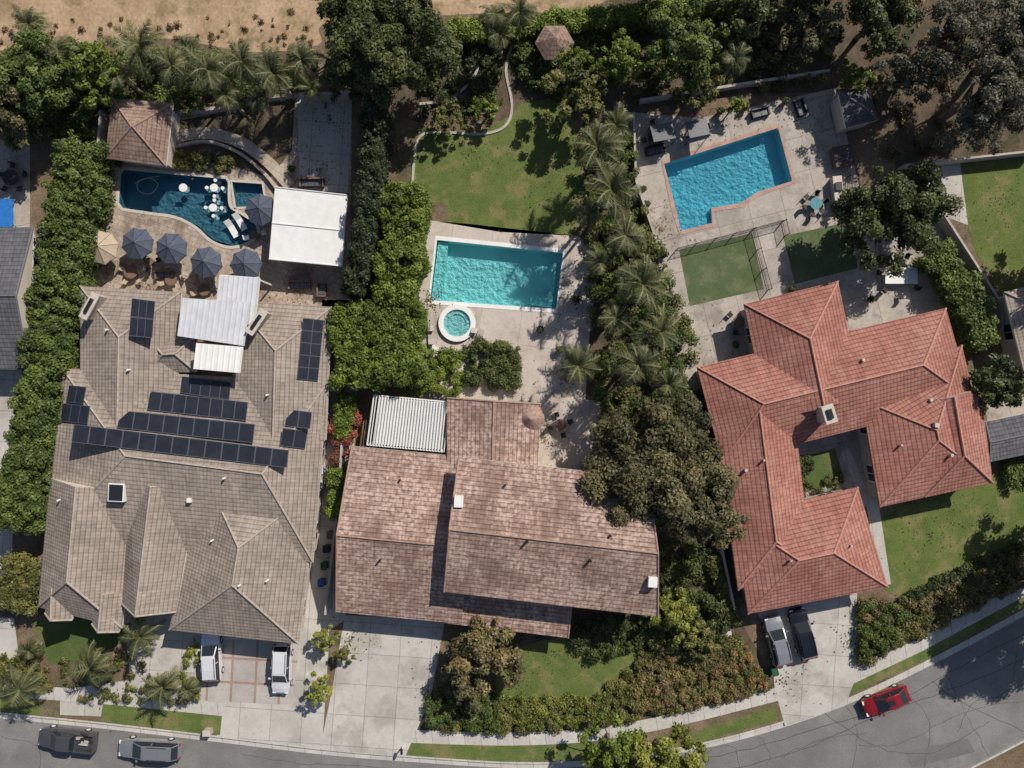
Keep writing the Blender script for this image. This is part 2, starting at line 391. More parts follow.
def palmmesh(k,nf,ll,droop,lw):
    if k in _pm: return _pm[k]
    rng=random.Random(k*31+5); V=[];tn=[]
    base=rng.uniform(-.12,.12)
    for i in range(nf):
        az=i*2.39996+rng.uniform(-.35,.35); el=math.radians(rng.uniform(0,75) if i>nf*.3 else rng.uniform(-25,20)); ln=ll*rng.uniform(.65,1.1)
        pos=Vector((0,0,0)); seg=12; pts=[pos.copy()]; tw=rng.uniform(-.35,.35)
        for q in range(seg):
            e=el-droop*rng.uniform(.9,1.1)*(q/seg)**1.3; az2=az+tw*(q/seg)**2; pos=pos+Vector((math.cos(az2)*math.cos(e),math.sin(az2)*math.cos(e),math.sin(e)))*ln/seg; pts.append(pos.copy())
        tt=rng.uniform(.25,.85)+base
        side=Vector((-math.sin(az),math.cos(az),0))
        for q in range(1,seg+1):
            a=pts[q-1];b=pts[q];fw=(b-a).normalized(); wl=ll*lw*math.sin(math.pi*min(.97,(q+.6)/(seg+1.2)))**.6
            for sub in(0,.33,.66):
                o=a.lerp(b,sub)
                for sg in(-1,1):
                    if rng.random()<.08: continue
                    tip=o+(side*sg*.8+fw*.6+Vector((0,0,rng.uniform(-.8,.1)))).normalized()*wl*rng.uniform(.7,1.15)
                    wd=fw*ll*.013
                    V+=[o-wd,o+wd,tip+wd*.3,tip-wd*.3]; tn.append(tt+rng.uniform(-.2,.2))
            w2=side*.02*ll; V+=[a-w2,a+w2,b+w2,b-w2]; tn.append(.85)
    me=bpy.data.meshes.new('fronds'); n=len(V)
    me.from_pydata([tuple(v) for v in V],[],[(i,i+1,i+2,i+3) for i in range(0,n,4)])
    at=me.attributes.new('tint','FLOAT','FACE'); at.data.foreach_set('value',np.array(tn,dtype=np.float32))
    me.materials.append(L['palm']); _pm[k]=me; return me
def palm(px,py,rp,h,k=0,name='palm_tree',lean=(0,0)):
    c=P(px,py,h); par=empty(name,(c.x-lean[0],c.y-lean[1],G))
    me=palmmesh(k%9,16+(k*5)%9*2,1.0,1.2+.1*((k*7)%9),.22+.012*((k*4)%9))
    o=bpy.data.objects.new('fronds',me); sc.collection.objects.link(o); o.parent=par
    R=rp/10*(H-h)/H*random.uniform(1.05,1.3); o.location=(lean[0],lean[1],h-G); o.scale=(R,R*random.uniform(.88,1.1),R); o.rotation_euler=(random.uniform(-.12,.12),random.uniform(-.12,.12),random.uniform(0,6.28))
    mb=MB(); pts=[Vector((lean[0]*t,lean[1]*t,(h-G)*t)) for t in(0,.3,.6,1)]
    for i in range(3): mb.cyl(pts[i],pts[i+1],.2-.03*i,.17-.03*i,M['palmbark'],8)
    mb.build('trunk',parent=par,smooth=True); return par

# ---------------------------------------------------------------- buildings
ROOF=[]
def wing(par,cor,he,pitch,ends,rm,wm='stucco',ov=.5,wins=True,base=G,ridge=None):
    a,b,c,d=[P(x,y,he) for x,y in cor]
    m0=(a+d)/2;m1=(b+c)/2; half=((a-d).length+(b-c).length)/4; Ln=(m1-m0).length; dr=(m1-m0).normalized()
    rise=pitch*half; hp=min(half,Ln*.49)
    p=m0+dr*(hp if ends[0]=='H' else 0)+Vector((0,0,rise)); q=m1-dr*(hp if ends[1]=='H' else 0)+Vector((0,0,rise))
    if ridge: p=P(*ridge[0],ridge[2]); q=P(*ridge[1],ridge[2])
    R=M[rm]; W=M[wm]; mb=MB(); fl=[[a,b,q,p],[c,d,p,q]]
    for e,tri in((ends[0],[d,a,p]),(ends[1],[b,c,q])):
        if e=='H': fl.append(tri)
        else: mb.face(tri,W)
    for f in fl:
        nrm=(f[1]-f[0]).cross(f[2]-f[0])
        if nrm.z<0: f=f[::-1]
        mb.face(f,R); 
        ROOF.append([Vector(v) for v in f])
    dn=Vector((0,0,-.22))
    for u,v in((a,b),(b,c),(c,d),(d,a)): mb.face([u,v,v+dn,u+dn],M['white' if rm!='tC' else 'wood'])
    mb.face([a+dn,b+dn,c+dn,d+dn],W)
    mb.build('roof',uv=True,parent=par)
    rb=MB(); cap=M[RC[rm]]
    segs=[(p,q)]
    if ends[0]=='H': segs+=[(a,p),(d,p)]
    if ends[1]=='H': segs+=[(b,q),(c,q)]
    if ends[0]=='G': segs+=[(a,p),(d,p)]
    if ends[1]=='G': segs+=[(b,q),(c,q)]
    for u,v in segs: rb.cyl(u,v,.10,.10,cap,6)
    rb.build('ridge_caps',parent=par)
    u=(b-a).normalized(); v=(d-a).normalized()
    w=[a+(u+v)*ov,b+(v-u)*ov,c-(u+v)*ov,d+(u-v)*ov]
    wb=MB(); wn=MB()
    for i in range(4):
        s,t=w[i],w[(i+1)%4]; s0=Vector((s.x,s.y,base));t0=Vector((t.x,t.y,base)); st=he-.1
        wb.face([s0,t0,Vector((t.x,t.y,st)),Vector((s.x,s.y,st))],W)
        if wins:
            dd=(t-s); ln=dd.length; k=int(ln/3.6); ang=math.atan2(dd.y,dd.x); nn=Vector((dd.y,-dd.x,0)).normalized()
            cen=(w[0]+w[2])/2
            if nn.dot(s-cen)<0: nn=-nn
            for j in range(k):
                m=s+dd*(j+.5)/k
                for zz in ([1.6,4.4] if he>5 else [1.6]):
                    wn.box((m.x+nn.x*.02,m.y+nn.y*.02,zz+.1),(1.7,.1,1.35),M['white'],ang)
                    wn.box((m.x+nn.x*.05,m.y+nn.y*.05,zz+.1),(1.5,.1,1.15),M['glass'],ang)
                    wn.box((m.x+nn.x*.06,m.y+nn.y*.06,zz+.1),(.06,.12,1.15),M['white'],ang)
    wb.build('walls',parent=par)
    if wn.v: wn.build('windows',parent=par)
def chimney(par,px,py,z0,z1,w,l,rot=0,m='wallc'):
    c=P(px,py,z1); mb=MB()
    mb.box((c.x,c.y,(z0+z1)/2),(w,l,z1-z0),M[m],rot); mb.box((c.x,c.y,z1+.08),(w+.22,l+.22,.16),M['coping'],rot)
    mb.box((c.x,c.y,z1+.26),(w*.5,l*.6,.2),M['black'],rot); mb.build('chimney',parent=par)
CAM=Vector((0,0,H))
def roofplane(bv,px,py):
    d=(P(px,py,0)-CAM).normalized(); loc,nr,i,_=bv.ray_cast(CAM,d)
    return loc,(nr if nr is None or nr.z>0 else -nr)
def solar(bv,par,quad,nx,ny,gap=.04):
    cx=sum(q[0] for q in quad)/4; cy=sum(q[1] for q in quad)/4
    loc,nr=roofplane(bv,cx,cy)
    if loc is None: return
    loc=loc+nr*.16; c=[]
    for x,y in quad:
        d=(P(x,y,0)-CAM).normalized(); t=(loc-CAM).dot(nr)/d.dot(nr); c.append(CAM+d*t)
    def B(u,v): return c[0]*(1-u)*(1-v)+c[1]*u*(1-v)+c[2]*u*v+c[3]*(1-u)*v
    mb=MB(); dn=-nr*.06
    for i in range(nx):
        for j in range(ny):
            g=.008; qs=[B((i+g)/nx,(j+g)/ny),B((i+1-g)/nx,(j+g)/ny),B((i+1-g)/nx,(j+1-g)/ny),B((i+g)/nx,(j+1-g)/ny)]
            mb.face(qs[::-1],M['solarf'])
            for k in range(4): mb.face([qs[k],qs[(k+1)%4],qs[(k+1)%4]+dn,qs[k]+dn],M['solarf'])
            cc=sum(qs,Vector())/4; q2=[cc+(q-cc)*.94+nr*.006 for q in qs]
            mb.face(q2[::-1],M['solar'])
    mb.build('solar_panels',parent=par)
def roofbits(bv,par,lst,mat='white',name='roof_vent'):
    mb=MB()
    for px,py,w,l,h in lst:
        loc,nr=roofplane(bv,px,py)
        if loc is None: continue
        if w<.35: mb.cyl(loc-Vector((0,0,.2)),loc+Vector((0,0,h)),w/2,w/2,M[mat],8)
        else: mb.box(loc+Vector((0,0,h/2-.1)),(w,l,h+.2),M[mat],-.05)
    mb.build(name,parent=par)
def bvh(lst):
    v=[];f=[]
    for p in lst:
        i=len(v); v+=p; 
        for k in range(1,len(p)-1): f.append((i,i+k,i+k+1))
    return BVHTree.FromPolygons(v,f)

# ================================================================= GROUND
poolA=[(121,173),(124,170)]+[(226,179),(228,183)]+catmull([(228,183),(229,206),(240,214),(256,226),(252,239),(232,246),(212,240),(196,226),(176,216),(150,212),(123,208)],False,4)[1:]+[(119,203)]
spaA=[(232,182),(262,184),(265,206),(236,207)]
poolB=[(437,240),(563,253),(556,309),(430,300)]
poolC=[(664,164),(778,128),(792,181),(757,192),(741,203),(711,208),(712,223),(681,231),(676,210)]
W2=lambda pl:[tuple(P(x,y,G)[:2]) for x,y in pl]
PA,PB,PC,PS=W2(poolA),W2(poolB),W2(poolC),W2(spaA)
kerb=catmull([(-160,695),(0,713),(100,723),(220,737),(330,750),(430,758),(520,763),(600,760),(680,748),(760,729),(840,702),(920,665),(1024,610),(1180,520)],False,6)
kw=[tuple(P(x,y,G)[:2]) for x,y in kerb]
outer=[(-700,kw[0][1]+2)]+kw+[(700,kw[-1][1]+40),(700,900),(-700,900)]
sheet('ground',outer,0,M['ground'],holes=[PA,PB,PC,PS],world=True)
A_,B_=offs(kw,23); Rside=B_ if B_[20].y<A_[20].y else A_
sheet('road',[(-300,kw[0][1])]+kw+[(300,kw[-1][1]+60),(300,kw[-1][1]+46)]+[tuple(v) for v in Rside[::-1]]+[(-300,Rside[0].y)],0,M['asph'],world=True,z=.004)
sheet('ground.001',[(-700,kw[0][1]+2)]+kw+[(700,kw[-1][1]+40),(700,-900),(-700,-900)],0,M['ground'],world=True,z=0)
strip('kerb',kw,.18,0,.145,M['walk'],world=True)
strip('gutter',kw,.5,0,.009,M['walk'],world=True,off=-.34)
strip('kerb.001',[tuple(v) for v in Rside],.18,0,.145,M['walk'],world=True)
rng=random.Random(4)
M['tar']=surf('tar_seal',(.07,.07,.07),(.11,.11,.11),2,8,.2,.7,0)
M['patch']=surf('asphalt_patch',(.135,.133,.13),(.165,.16,.156),.5,9,.3,.9,.3)
for i,pts in enumerate([[(640,766),(720,758),(800,735),(880,706),(960,668),(1040,625)],[(700,775),(790,752),(870,722),(960,688),(1040,650)],[(840,700),(855,730),(850,770)],[(940,662),(952,690),(980,740),(1000,770)],[(760,735),(770,752),(765,772)],[(905,695),(930,720),(925,768)],[(860,745),(900,740),(960,715),(1030,700)],[(240,752),(300,762),(360,764),(440,772)],[(0,738),(35,745),(40,768)],[(780,760),(820,742),(868,735)],[(960,735),(975,700),(1010,690),(1018,650)],[(700,752),(735,748),(742,770)],[(820,712),(880,748),(935,752),(990,725)],[(930,680),(965,700),(1024,735)]]):
    pj=[(x+rng.uniform(-3,3),y+rng.uniform(-3,3)) for x,y in pts]; cm=[(x+rng.uniform(-1.2,1.2),y+rng.uniform(-1.2,1.2)) for x,y in catmull(pj,False,7)]
    strip('crack_seal',[tuple(P(x,y,.008)[:2]) for x,y in cm],.04+.04*(i<2),.0,.008+.001*i,M['tar'],world=True)
sheet('asphalt_patch',[(905,752),(968,738),(975,752),(912,768)],0,M['patch'],z=.0075)

sheet('dirt_slope',[(-80,-60),(330,-60),(620,-60),(600,4),(470,14),(330,22),(318,45),(250,52),(160,38),(60,48),(-80,40)],1,M['tan'],smooth=True)
sheet('planting_bed',[(620,-60),(1160,-60),(1160,170),(900,175),(860,90),(740,95),(640,110),(650,230),(700,400),(740,620),(780,690),(600,740),(400,735),(560,600),(560,400),(590,250),(590,120)],2,M['bed'])
sheet('planting_bed.003',[(355,30),(560,22),(590,120),(560,120),(418,122),(355,100)],1,M['bed'])
sheet('patio',[(104,150),(175,118),(300,92),(352,95),(350,300),(330,320),(60,300),(90,180)],2,M['flag'],holes=[PA,PS])
sheet('concrete_pad',[(297,97),(352,96),(348,192),(300,190)],3,M['conc'])
sheet('planting_bed.001',[(172,122),(295,98),(292,150),(270,178),(230,165),(178,158)],4,M['bed'],smooth=False)
strip('curved_walkway',[(173,138),(205,133),(240,142),(268,162),(290,186)],1.15,G,G+.30,M['stone'],smooth=True)
strip('planter_wall',[(172,147),(205,141),(236,151),(262,171),(276,188)],.28,G,G+.5,M['stone'],smooth=True)
strip('retaining_wall',[(172,112),(215,108),(262,98),(296,94)],.3,G,G+.7,M['wallc'],smooth=True)
sheet('side_yard',[(322,300),(362,300),(345,620),(300,650),(318,440)],2,M['conc'])
sheet('front_path',[(120,560),(210,540),(205,720),(60,715),(60,690),(130,680)],2,M['conc'])
sheet('lawn',[(40,618),(120,612),(125,640),(60,665),(38,640)],3,M['grassdark'],smooth=True)
sheet('driveway',[(168,628),(330,628),(322,749),(218,737),(200,700)],3,M['conc'])
sheet('paver_driveway',[(200,640),(300,640),(292,705),(190,700)],4,M['paver'])
sheet('lawn.001',[(103,704),(222,716),(220,735),(100,722)],4,M['grass'])
sheet('lawn.002',[(0,712),(0,694),(42,700),(42,716)],4,M['grass'])
strip('sidewalk',[(-60,686),(60,694),(130,700),(225,710)],1.3,G,G+.014,M['walk'])
sheet('driveway.001',[(-60,615),(14,618),(18,650),(4,713),(-60,700)],3,M['conc'])
sheet('lawn.003',[(418,125),(440,130),(480,132),(510,116),(518,105),(550,98),(575,120),(582,180),(578,236),(500,232),(440,222),(412,205)],3,M['grass'])
strip('garden_border',[(412,190),(418,140),(440,132),(480,134),(505,126),(512,105),(506,70),(512,45)],.25,G,G+.12,M['wallc'],smooth=True)
strip('garden_border.001',[(418,104),(450,98),(475,75),(480,45)],.25,G,G+.2,M['wallc'],smooth=True)
sheet('pool_deck',[(424,220),(470,224),(578,236),(600,255),(590,330),(585,400),(600,440),(540,470),(440,470),(405,400),(415,300)],3,M['deck'],holes=[PB])
sheet('planting_bed.002',[(424,201),(447,203),(447,222),(424,220)],5,M['ground'])
sheet('patio.001',[(540,400),(600,400),(600,470),(540,470)],5,M['deck'])
sheet('driveway.002',[(345,615),(445,620),(430,700),(405,757),(320,749),(332,690)],4,M['conc'])
sheet('lawn.004',[(510,655),(560,638),(640,640),(620,680),(590,700),(500,700)],4,M['grass'],smooth=True)
sheet('lawn.005',[(408,738),(500,744),(585,742),(583,760),(500,762),(408,756)],3,M['grass'])
strip('sidewalk.001',[(402,736),(500,739),(580,736),(640,727),(700,714),(778,694)],1.3,G,G+.018,M['walk'],smooth=True)
sheet('lawn.006',[(690,734),(775,706),(778,720),(700,742)],3,M['grass'])
sheet('pool_patio',[(630,112),(700,118),(835,88),(860,190),(945,215),(965,310),(700,420),(668,330),(655,240),(632,180)],3,M['deckc'],holes=[PC])
sheet('lawn.007',[(679,250),(752,233),(764,289),(690,306)],5,M['turf'])
sheet('lawn.008',[(783,236),(848,222),(858,268),(795,284)],5,M['turf'])
sheet('courtyard',[(790,440),(890,420),(900,500),(800,520)],2,M['deckc'])
sheet('lawn.009',[(797,458),(835,448),(845,482),(803,492)],5,M['grassdark'])
sheet('lawn.010',[(872,520),(1000,470),(1060,500),(1060,540),(985,560),(905,600),(885,590)],3,M['grass'])
sheet('driveway.003',[(757,612),(857,590),(858,672),(845,706),(785,726),(775,690),(770,640)],4,M['conc'])
strip('sidewalk.002',[(850,678),(920,645),(1030,586),(1120,535)],1.3,G,G+.014,M['walk'])
sheet('lawn.011',[(846,684),(925,650),(1030,594),(1100,555),(1100,560),(1030,603),(925,660),(850,694)],3,M['grass'])
strip('garden_path.001',[(712,560),(722,600),(728,640)],.9,G,G+.022,M['walk'])
strip('garden_path.002',[(872,500),(885,585)],1.2,G,G+.018,M['walk'])
strip('garden_path.003',[(845,450),(862,490)],.9,G,G+.026,M['walk'])
sheet('lawn.012',[(950,165),(1100,150),(1100,300),(1003,300),(975,250)],4,M['grass'])
sheet('patio.002',[(905,165),(960,162),(968,225),(940,215)],5,M['conc'])
sheet('patio.003',[(985,405),(1100,380),(1100,450),(990,440)],3,M['deckc'])
sheet('patio.004',[(-80,140),(30,140),(30,230),(-80,230)],3,M['deckc'])
sheet('side_yard.001',[(-80,370),(22,370),(14,500),(10,600),(-80,600)],3,M['conc'])
def wall(name,path,h,w=.2,m='wallc'): return strip(name,path,w,G,G+h,M[m])
wall('block_wall',[(345,390),(338,500),(325,615)],1.7)
wall('block_wall.001',[(100,110),(95,180),(78,285)],1.7)
wall('block_wall.002',[(696,400),(712,500),(735,610)],1.7)
wall('block_wall.003',[(634,112),(636,180),(658,245)],1.2)
wall('block_wall.004',[(905,165),(1040,150)],1.5)
wall('block_wall.005',[(298,94),(355,92)],1.6)
wall('garden_wall',[(300,385),(302,440)],1.2)
wall('block_wall.006',[(945,215),(1003,305),(1003,330)],1.6)
wall('retaining_wall.002',[(640,100),(740,84),(830,70)],.9,.25)
def ironfence(name,path,h=1.3):
    mb=MB(); pw=[P(x,y,G) for x,y in path]
    for a,b in zip(pw[:-1],pw[1:]):
        Ln=(b-a).length; n=max(1,int(Ln/1.8)); ang=math.atan2(b.y-a.y,b.x-a.x)
        for i in range(n+1):
            p=a.lerp(b,i/n); mb.box((p.x,p.y,G+h/2),(.07,.07,h),M['black'],ang)
        k=int(Ln/.14)
        for i in range(k):
            p=a.lerp(b,(i+.5)/k); mb.box((p.x,p.y,G+h/2),(.018,.018,h-.15),M['black'],ang)
        m=(a+b)/2
        for z in(.15,h-.1): mb.box((m.x,m.y,G+z),(Ln,.04,.04),M['black'],ang)
    mb.build(name)
ironfence('iron_fence',[(676,250),(752,230),(782,222),(785,236)])
ironfence('iron_fence.001',[(752,230),(768,290)])
ironfence('iron_fence.002',[(846,178),(850,225),(862,270)])

# ================================================================= POOLS
def pool(name,pts,depth,floor,tint,cop,copw=.35,steps=None,wl=.03):
    par=empty(name,(0,0,0)); n=len(pts); pl=M[floor]; mb=MB()
    for i in range(n):
        a=pts[i];b=pts[(i+1)%n]; mb.face([(*a,G+.02),(*b,G+.02),(*b,-depth),(*a,-depth)],pl)
    mb.build('basin_walls',parent=par)
    o=sheet('basin_floor',pts,0,pl,world=True,z=-depth); o.parent=par
    o=sheet('water',pts,0,watermat(name+'_water',tint),world=True,z=wl); o.parent=par
    area=sum(pts[i][0]*pts[(i+1)%n][1]-pts[(i+1)%n][0]*pts[i][1] for i in range(n))
    strip('coping',pts,copw,G-.02,G+.045,M[cop],closed=True,world=True,off=(-1 if area>0 else 1)*copw/2,parent=par)
    if steps:
        mb=MB()
        for s in steps:
            pts3=[Vector((*P(x,y,G)[:2],s[1])) for x,y in s[0]]
            mb.face(pts3,pl)
            k=len(pts3)
            for i in range(k): a=pts3[i];b=pts3[(i+1)%k]; mb.face([a,b,Vector((b.x,b.y,-depth)),Vector((a.x,a.y,-depth))],pl)
        mb.build('steps',parent=par)
    return par
M['plB']=plain('aqua_plaster',(.52,.80,.79),.7,var=.1,s=.4)
M['plC']=plain('blue_plaster',(.30,.60,.68),.7,var=.12,s=.5)
M['plA']=plain('dark_pebble_plaster',(.10,.22,.28),.7,var=.25,s=.5)
pool('swimming_pool',PA,1.3,'plA',(.68,.88,.93),'coping',.3,steps=[([(150,211),(176,215),(196,225),(212,239),(232,245),(252,238),(255,227),(240,216),(220,222),(200,212),(178,206),(150,205)],-.3)])
pool('small_spa_pool',PS,.7,'plA',(.7,.88,.93),'coping',.3)
pool('swimming_pool.001',PB,1.2,'plB',(.64,.93,.94),'white',.45,steps=[([(438,241),(448,242),(441,300),(431,299)],-.25),([(530,304),(552,307),(557,262),(552,262),(548,296),(531,294)],-.5)])
pool('swimming_pool.002',PC,1.2,'plC',(.56,.87,.93),'copingred',.45,steps=[([(677,211),(708,205),(712,223),(681,231)],-.35)])
par=empty('hot_tub'); c=P(457,323,.5); mb=MB(); n=32
for i in range(n):
    t0,t1=2*math.pi*i/n,2*math.pi*(i+1)/n
    f=lambda t,r,z:(c.x+r*math.cos(t),c.y+r*math.sin(t),z)
    mb.face([f(t0,1.85,G),f(t1,1.85,G),f(t1,1.85,.5),f(t0,1.85,.5)],M['coping'])
    mb.face([f(t0,1.85,.5),f(t1,1.85,.5),f(t1,1.35,.5),f(t0,1.35,.5)],M['white'])
    mb.face([f(t0,1.35,.5),f(t1,1.35,.5),f(t1,1.35,G+.02),f(t0,1.35,G+.02)],M['plB'])
    mb.face([f(t0,1.35,.28),f(t1,1.35,.28),f(t1,.9,.28),f(t0,.9,.28)],M['plB'])
    mb.face([f(t0,.9,.28),f(t1,.9,.28),f(t1,.9,G+.02),f(t0,.9,G+.02)],M['plB'])
mb.face([f(2*math.pi*i/n,1.35,G+.02) for i in range(n)],M['plB']); mb.build('shell',parent=par)
mb=MB(); mb.face([f(2*math.pi*i/n,1.34,.42) for i in range(n)],watermat('spa_water',(.72,.9,.9))); mb.build('water',parent=par)
strip('spa_step',[(430,318),(431,345),(450,354),(472,350),(480,335)],.5,G,G+.12,M['white'],smooth=True)
mb=MB(); hp=[P(x,y,.05) for x,y in catmull([(135,183),(148,178),(158,184),(150,194),(138,190),(140,180),(160,176)],False,5)]
for a,b in zip(hp[:-1],hp[1:]): mb.cyl((a.x,a.y,.05),(b.x,b.y,.05),.03,.03,M['coping'],5)
mb.build('pool_cleaner_hose')

# ================================================================= HOUSES
hA=empty('beige_tile_house'); ROOF.clear()
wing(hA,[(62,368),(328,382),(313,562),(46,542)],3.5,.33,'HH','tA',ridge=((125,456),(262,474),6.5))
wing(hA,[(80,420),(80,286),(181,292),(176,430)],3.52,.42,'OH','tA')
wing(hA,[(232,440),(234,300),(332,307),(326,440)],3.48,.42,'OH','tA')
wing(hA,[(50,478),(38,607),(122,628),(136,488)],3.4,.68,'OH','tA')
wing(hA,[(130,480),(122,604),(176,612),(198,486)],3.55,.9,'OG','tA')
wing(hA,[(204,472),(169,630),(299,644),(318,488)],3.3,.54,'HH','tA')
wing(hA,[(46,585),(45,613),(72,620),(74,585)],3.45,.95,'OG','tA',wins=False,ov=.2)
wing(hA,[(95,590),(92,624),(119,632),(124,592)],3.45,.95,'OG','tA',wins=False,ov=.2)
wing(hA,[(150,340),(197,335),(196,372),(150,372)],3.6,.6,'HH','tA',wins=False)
bvA=bvh(ROOF)
for q,nx,ny in [([(132,298),(155,301),(152,338),(129,336)],3,2),([(303,318),(324,320),(318,381),(297,379)],2,5),([(182,376),(231,382),(229,400),(180,393)],5,1),
  ([(150,391),(248,402),(246,421),(147,410)],8,1),([(120,410),(255,424),(253,443),(117,428)],9,1),([(74,424),(289,450),(287,468),(71,442)],13,1),
  ([(69,385),(86,387),(83,404),(66,402)],2,1),([(63,403),(90,406),(87,424),(60,421)],3,1),([(287,409),(312,412),(310,429),(285,426)],2,1),([(283,428),(308,431),(305,449),(280,446)],2,1)]:
    solar(bvA,hA,q,nx,ny)
roofbits(bvA,hA,[(118,492,1.5,1.7,.35)],'white','skylight_frame'); roofbits(bvA,hA,[(118,492,1.25,1.45,.42)],'glass','skylight')
roofbits(bvA,hA,[(240,585,.2,.2,.4),(213,540,.2,.2,.4),(130,370,.2,.2,.5),(225,478,.2,.2,.4),(190,500,.4,.4,.3),(268,580,.2,.2,.5),(60,500,.2,.2,.4),(108,330,.2,.2,.4),(268,395,.2,.2,.4),(200,362,.2,.2,.4)],'white')
chimney(hA,90,306,3,5.4,.6,2.4,-.5); chimney(hA,257,322,3,5.4,.6,2.4,-.6)
def slat_cover(par,quad,z,n,mat='whitemetal',solid=True,ax=0,posts=True,tilt=0):
    c=[P(x,y,z) for x,y in quad]; mb=MB()
    c[0].z+=tilt;c[1].z+=tilt
    if solid:
        mb.face([c[3],c[2],c[1],c[0]],M[mat]); dn=Vector((0,0,-.15))
        for i in range(4): mb.face([c[i],c[(i+1)%4],c[(i+1)%4]+dn,c[i]+dn],M[mat])
    for i in range(n+1):
        t=i/n
        if ax==0: p,q=c[0].lerp(c[1],t),c[3].lerp(c[2],t)
        else: p,q=c[0].lerp(c[3],t),c[1].lerp(c[2],t)
        m=(p+q)/2; d=q-p
        Mx=d.to_track_quat('X','Z').to_matrix()
        mb.box((m.x,m.y,m.z+.02),(d.length,.08,.12),M[mat],M4=Mx)
    if posts:
        for i in range(4):
            m=c[i].lerp(sum(c,Vector())/4,.06); mb.box((m.x,m.y,(m.z+G)/2-.05),(.14,.14,m.z-G-.1),M['white'])
            a,b=c[i],c[(i+1)%4]; mm=(a+b)/2; d=b-a; mb.box((mm.x,mm.y,mm.z-.2),(d.length,.1,.2),M['white'],M4=d.to_track_quat('X','Z').to_matrix())
    mb.build('patio_cover',parent=par)
slat_cover(hA,[(220,275),(259,278),(254,325),(215,322)],4.6,8)
slat_cover(hA,[(183,298),(250,302),(244,346),(178,336)],5.1,12,posts=False)
slat_cover(hA,[(197,343),(243,347),(240,373),(194,369)],5.6,8,mat='white',posts=False)
pc=empty('patio_cover_pavilion'); slat_cover(pc,[(275,187),(347,195),(342,266),(269,259)],3.0,2,'white',ax=1)
pav=empty('garden_pavilion'); wing(pav,[(112,98),(173,103),(166,166),(105,158)],2.8,.45,'HH','tW',wins=False,ov=.4)

hB=empty('brown_tile_house'); ROOF.clear()
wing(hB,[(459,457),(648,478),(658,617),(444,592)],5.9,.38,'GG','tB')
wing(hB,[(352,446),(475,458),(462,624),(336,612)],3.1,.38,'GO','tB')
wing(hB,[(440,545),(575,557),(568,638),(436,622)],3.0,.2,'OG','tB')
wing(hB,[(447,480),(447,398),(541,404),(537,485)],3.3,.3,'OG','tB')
bvB=bvh(ROOF)
roofbits(bvB,hB,[(459,501,.8,1.0,.5),(652,581,.8,.9,.5)],'white','roof_unit')
roofbits(bvB,hB,[(527,541,.25,.25,.5),(610,535,.2,.2,.4),(505,485,.2,.2,.4),(380,560,.2,.2,.4),(400,480,.2,.2,.4),(590,560,.25,.25,.5)],'black')
mb=MB(); cc=P(530,418,3.4); 
mb.cyl((cc.x,cc.y,G),(cc.x,cc.y,3.3),1.0,1.0,M['stucco'],16); mb.cyl((cc.x,cc.y,3.3),(cc.x,cc.y,4.4),1.4,.1,M['rB'],16); mb.build('turret',parent=hB)
pg=empty('pergola'); slat_cover(pg,[(374,395),(449,402),(444,452),(367,445)],2.9,26,'white',solid=False,ax=0)
mb=MB(); c4_=[P(x,y,2.7) for x,y in [(380,397),(447,403),(442,450),(374,444)]]; mb.face(c4_[::-1],M['white']); mb.build('shade_panel',parent=pg)

hC=empty('red_tile_house'); ROOF.clear()
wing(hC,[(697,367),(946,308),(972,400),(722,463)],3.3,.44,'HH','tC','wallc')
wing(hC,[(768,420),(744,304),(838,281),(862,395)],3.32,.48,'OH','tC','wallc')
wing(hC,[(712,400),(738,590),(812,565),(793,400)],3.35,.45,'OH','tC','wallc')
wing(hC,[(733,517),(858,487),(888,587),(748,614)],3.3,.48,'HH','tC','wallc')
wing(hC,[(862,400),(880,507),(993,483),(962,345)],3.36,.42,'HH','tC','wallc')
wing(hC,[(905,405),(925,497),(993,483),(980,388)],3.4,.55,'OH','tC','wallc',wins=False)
bvC=bvh(ROOF)
chimney(hC,829,414,3.5,6.2,.9,1.5,.3,'stucco')
roofbits(bvC,hC,[(935,425,.4,.4,.4),(763,460,.2,.2,.4),(790,560,.2,.2,.4),(862,360,.3,.3,.4),(900,445,.2,.2,.4),(950,455,.3,.3,.4),(745,470,.3,.3,.4),(850,545,.2,.2,.4),(930,400,.3,.3,.3)],'coping')
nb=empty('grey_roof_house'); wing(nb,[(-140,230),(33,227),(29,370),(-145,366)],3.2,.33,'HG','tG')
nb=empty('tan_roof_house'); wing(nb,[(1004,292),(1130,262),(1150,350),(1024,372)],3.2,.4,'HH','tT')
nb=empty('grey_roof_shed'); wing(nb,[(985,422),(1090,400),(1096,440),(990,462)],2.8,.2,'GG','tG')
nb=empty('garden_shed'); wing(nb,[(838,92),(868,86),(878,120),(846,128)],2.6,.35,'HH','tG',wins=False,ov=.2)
gz=empty('gazebo'); mb=MB(); c=P(555,40,3.6)
for i in range(6):
    t0,t1=math.pi/3*i,math.pi/3*(i+1); f=lambda t,r,z:(c.x+r*math.cos(t),c.y+r*math.sin(t),z)
    mb.face([f(t0,1.9,3.0),f(t1,1.9,3.0),(c.x,c.y,4.2)],M['tW']); mb.cyl(f(t0,1.6,G),f(t0,1.6,3.0),.07,.07,M['wood'],6)
mb.build('structure',uv=True,parent=gz)

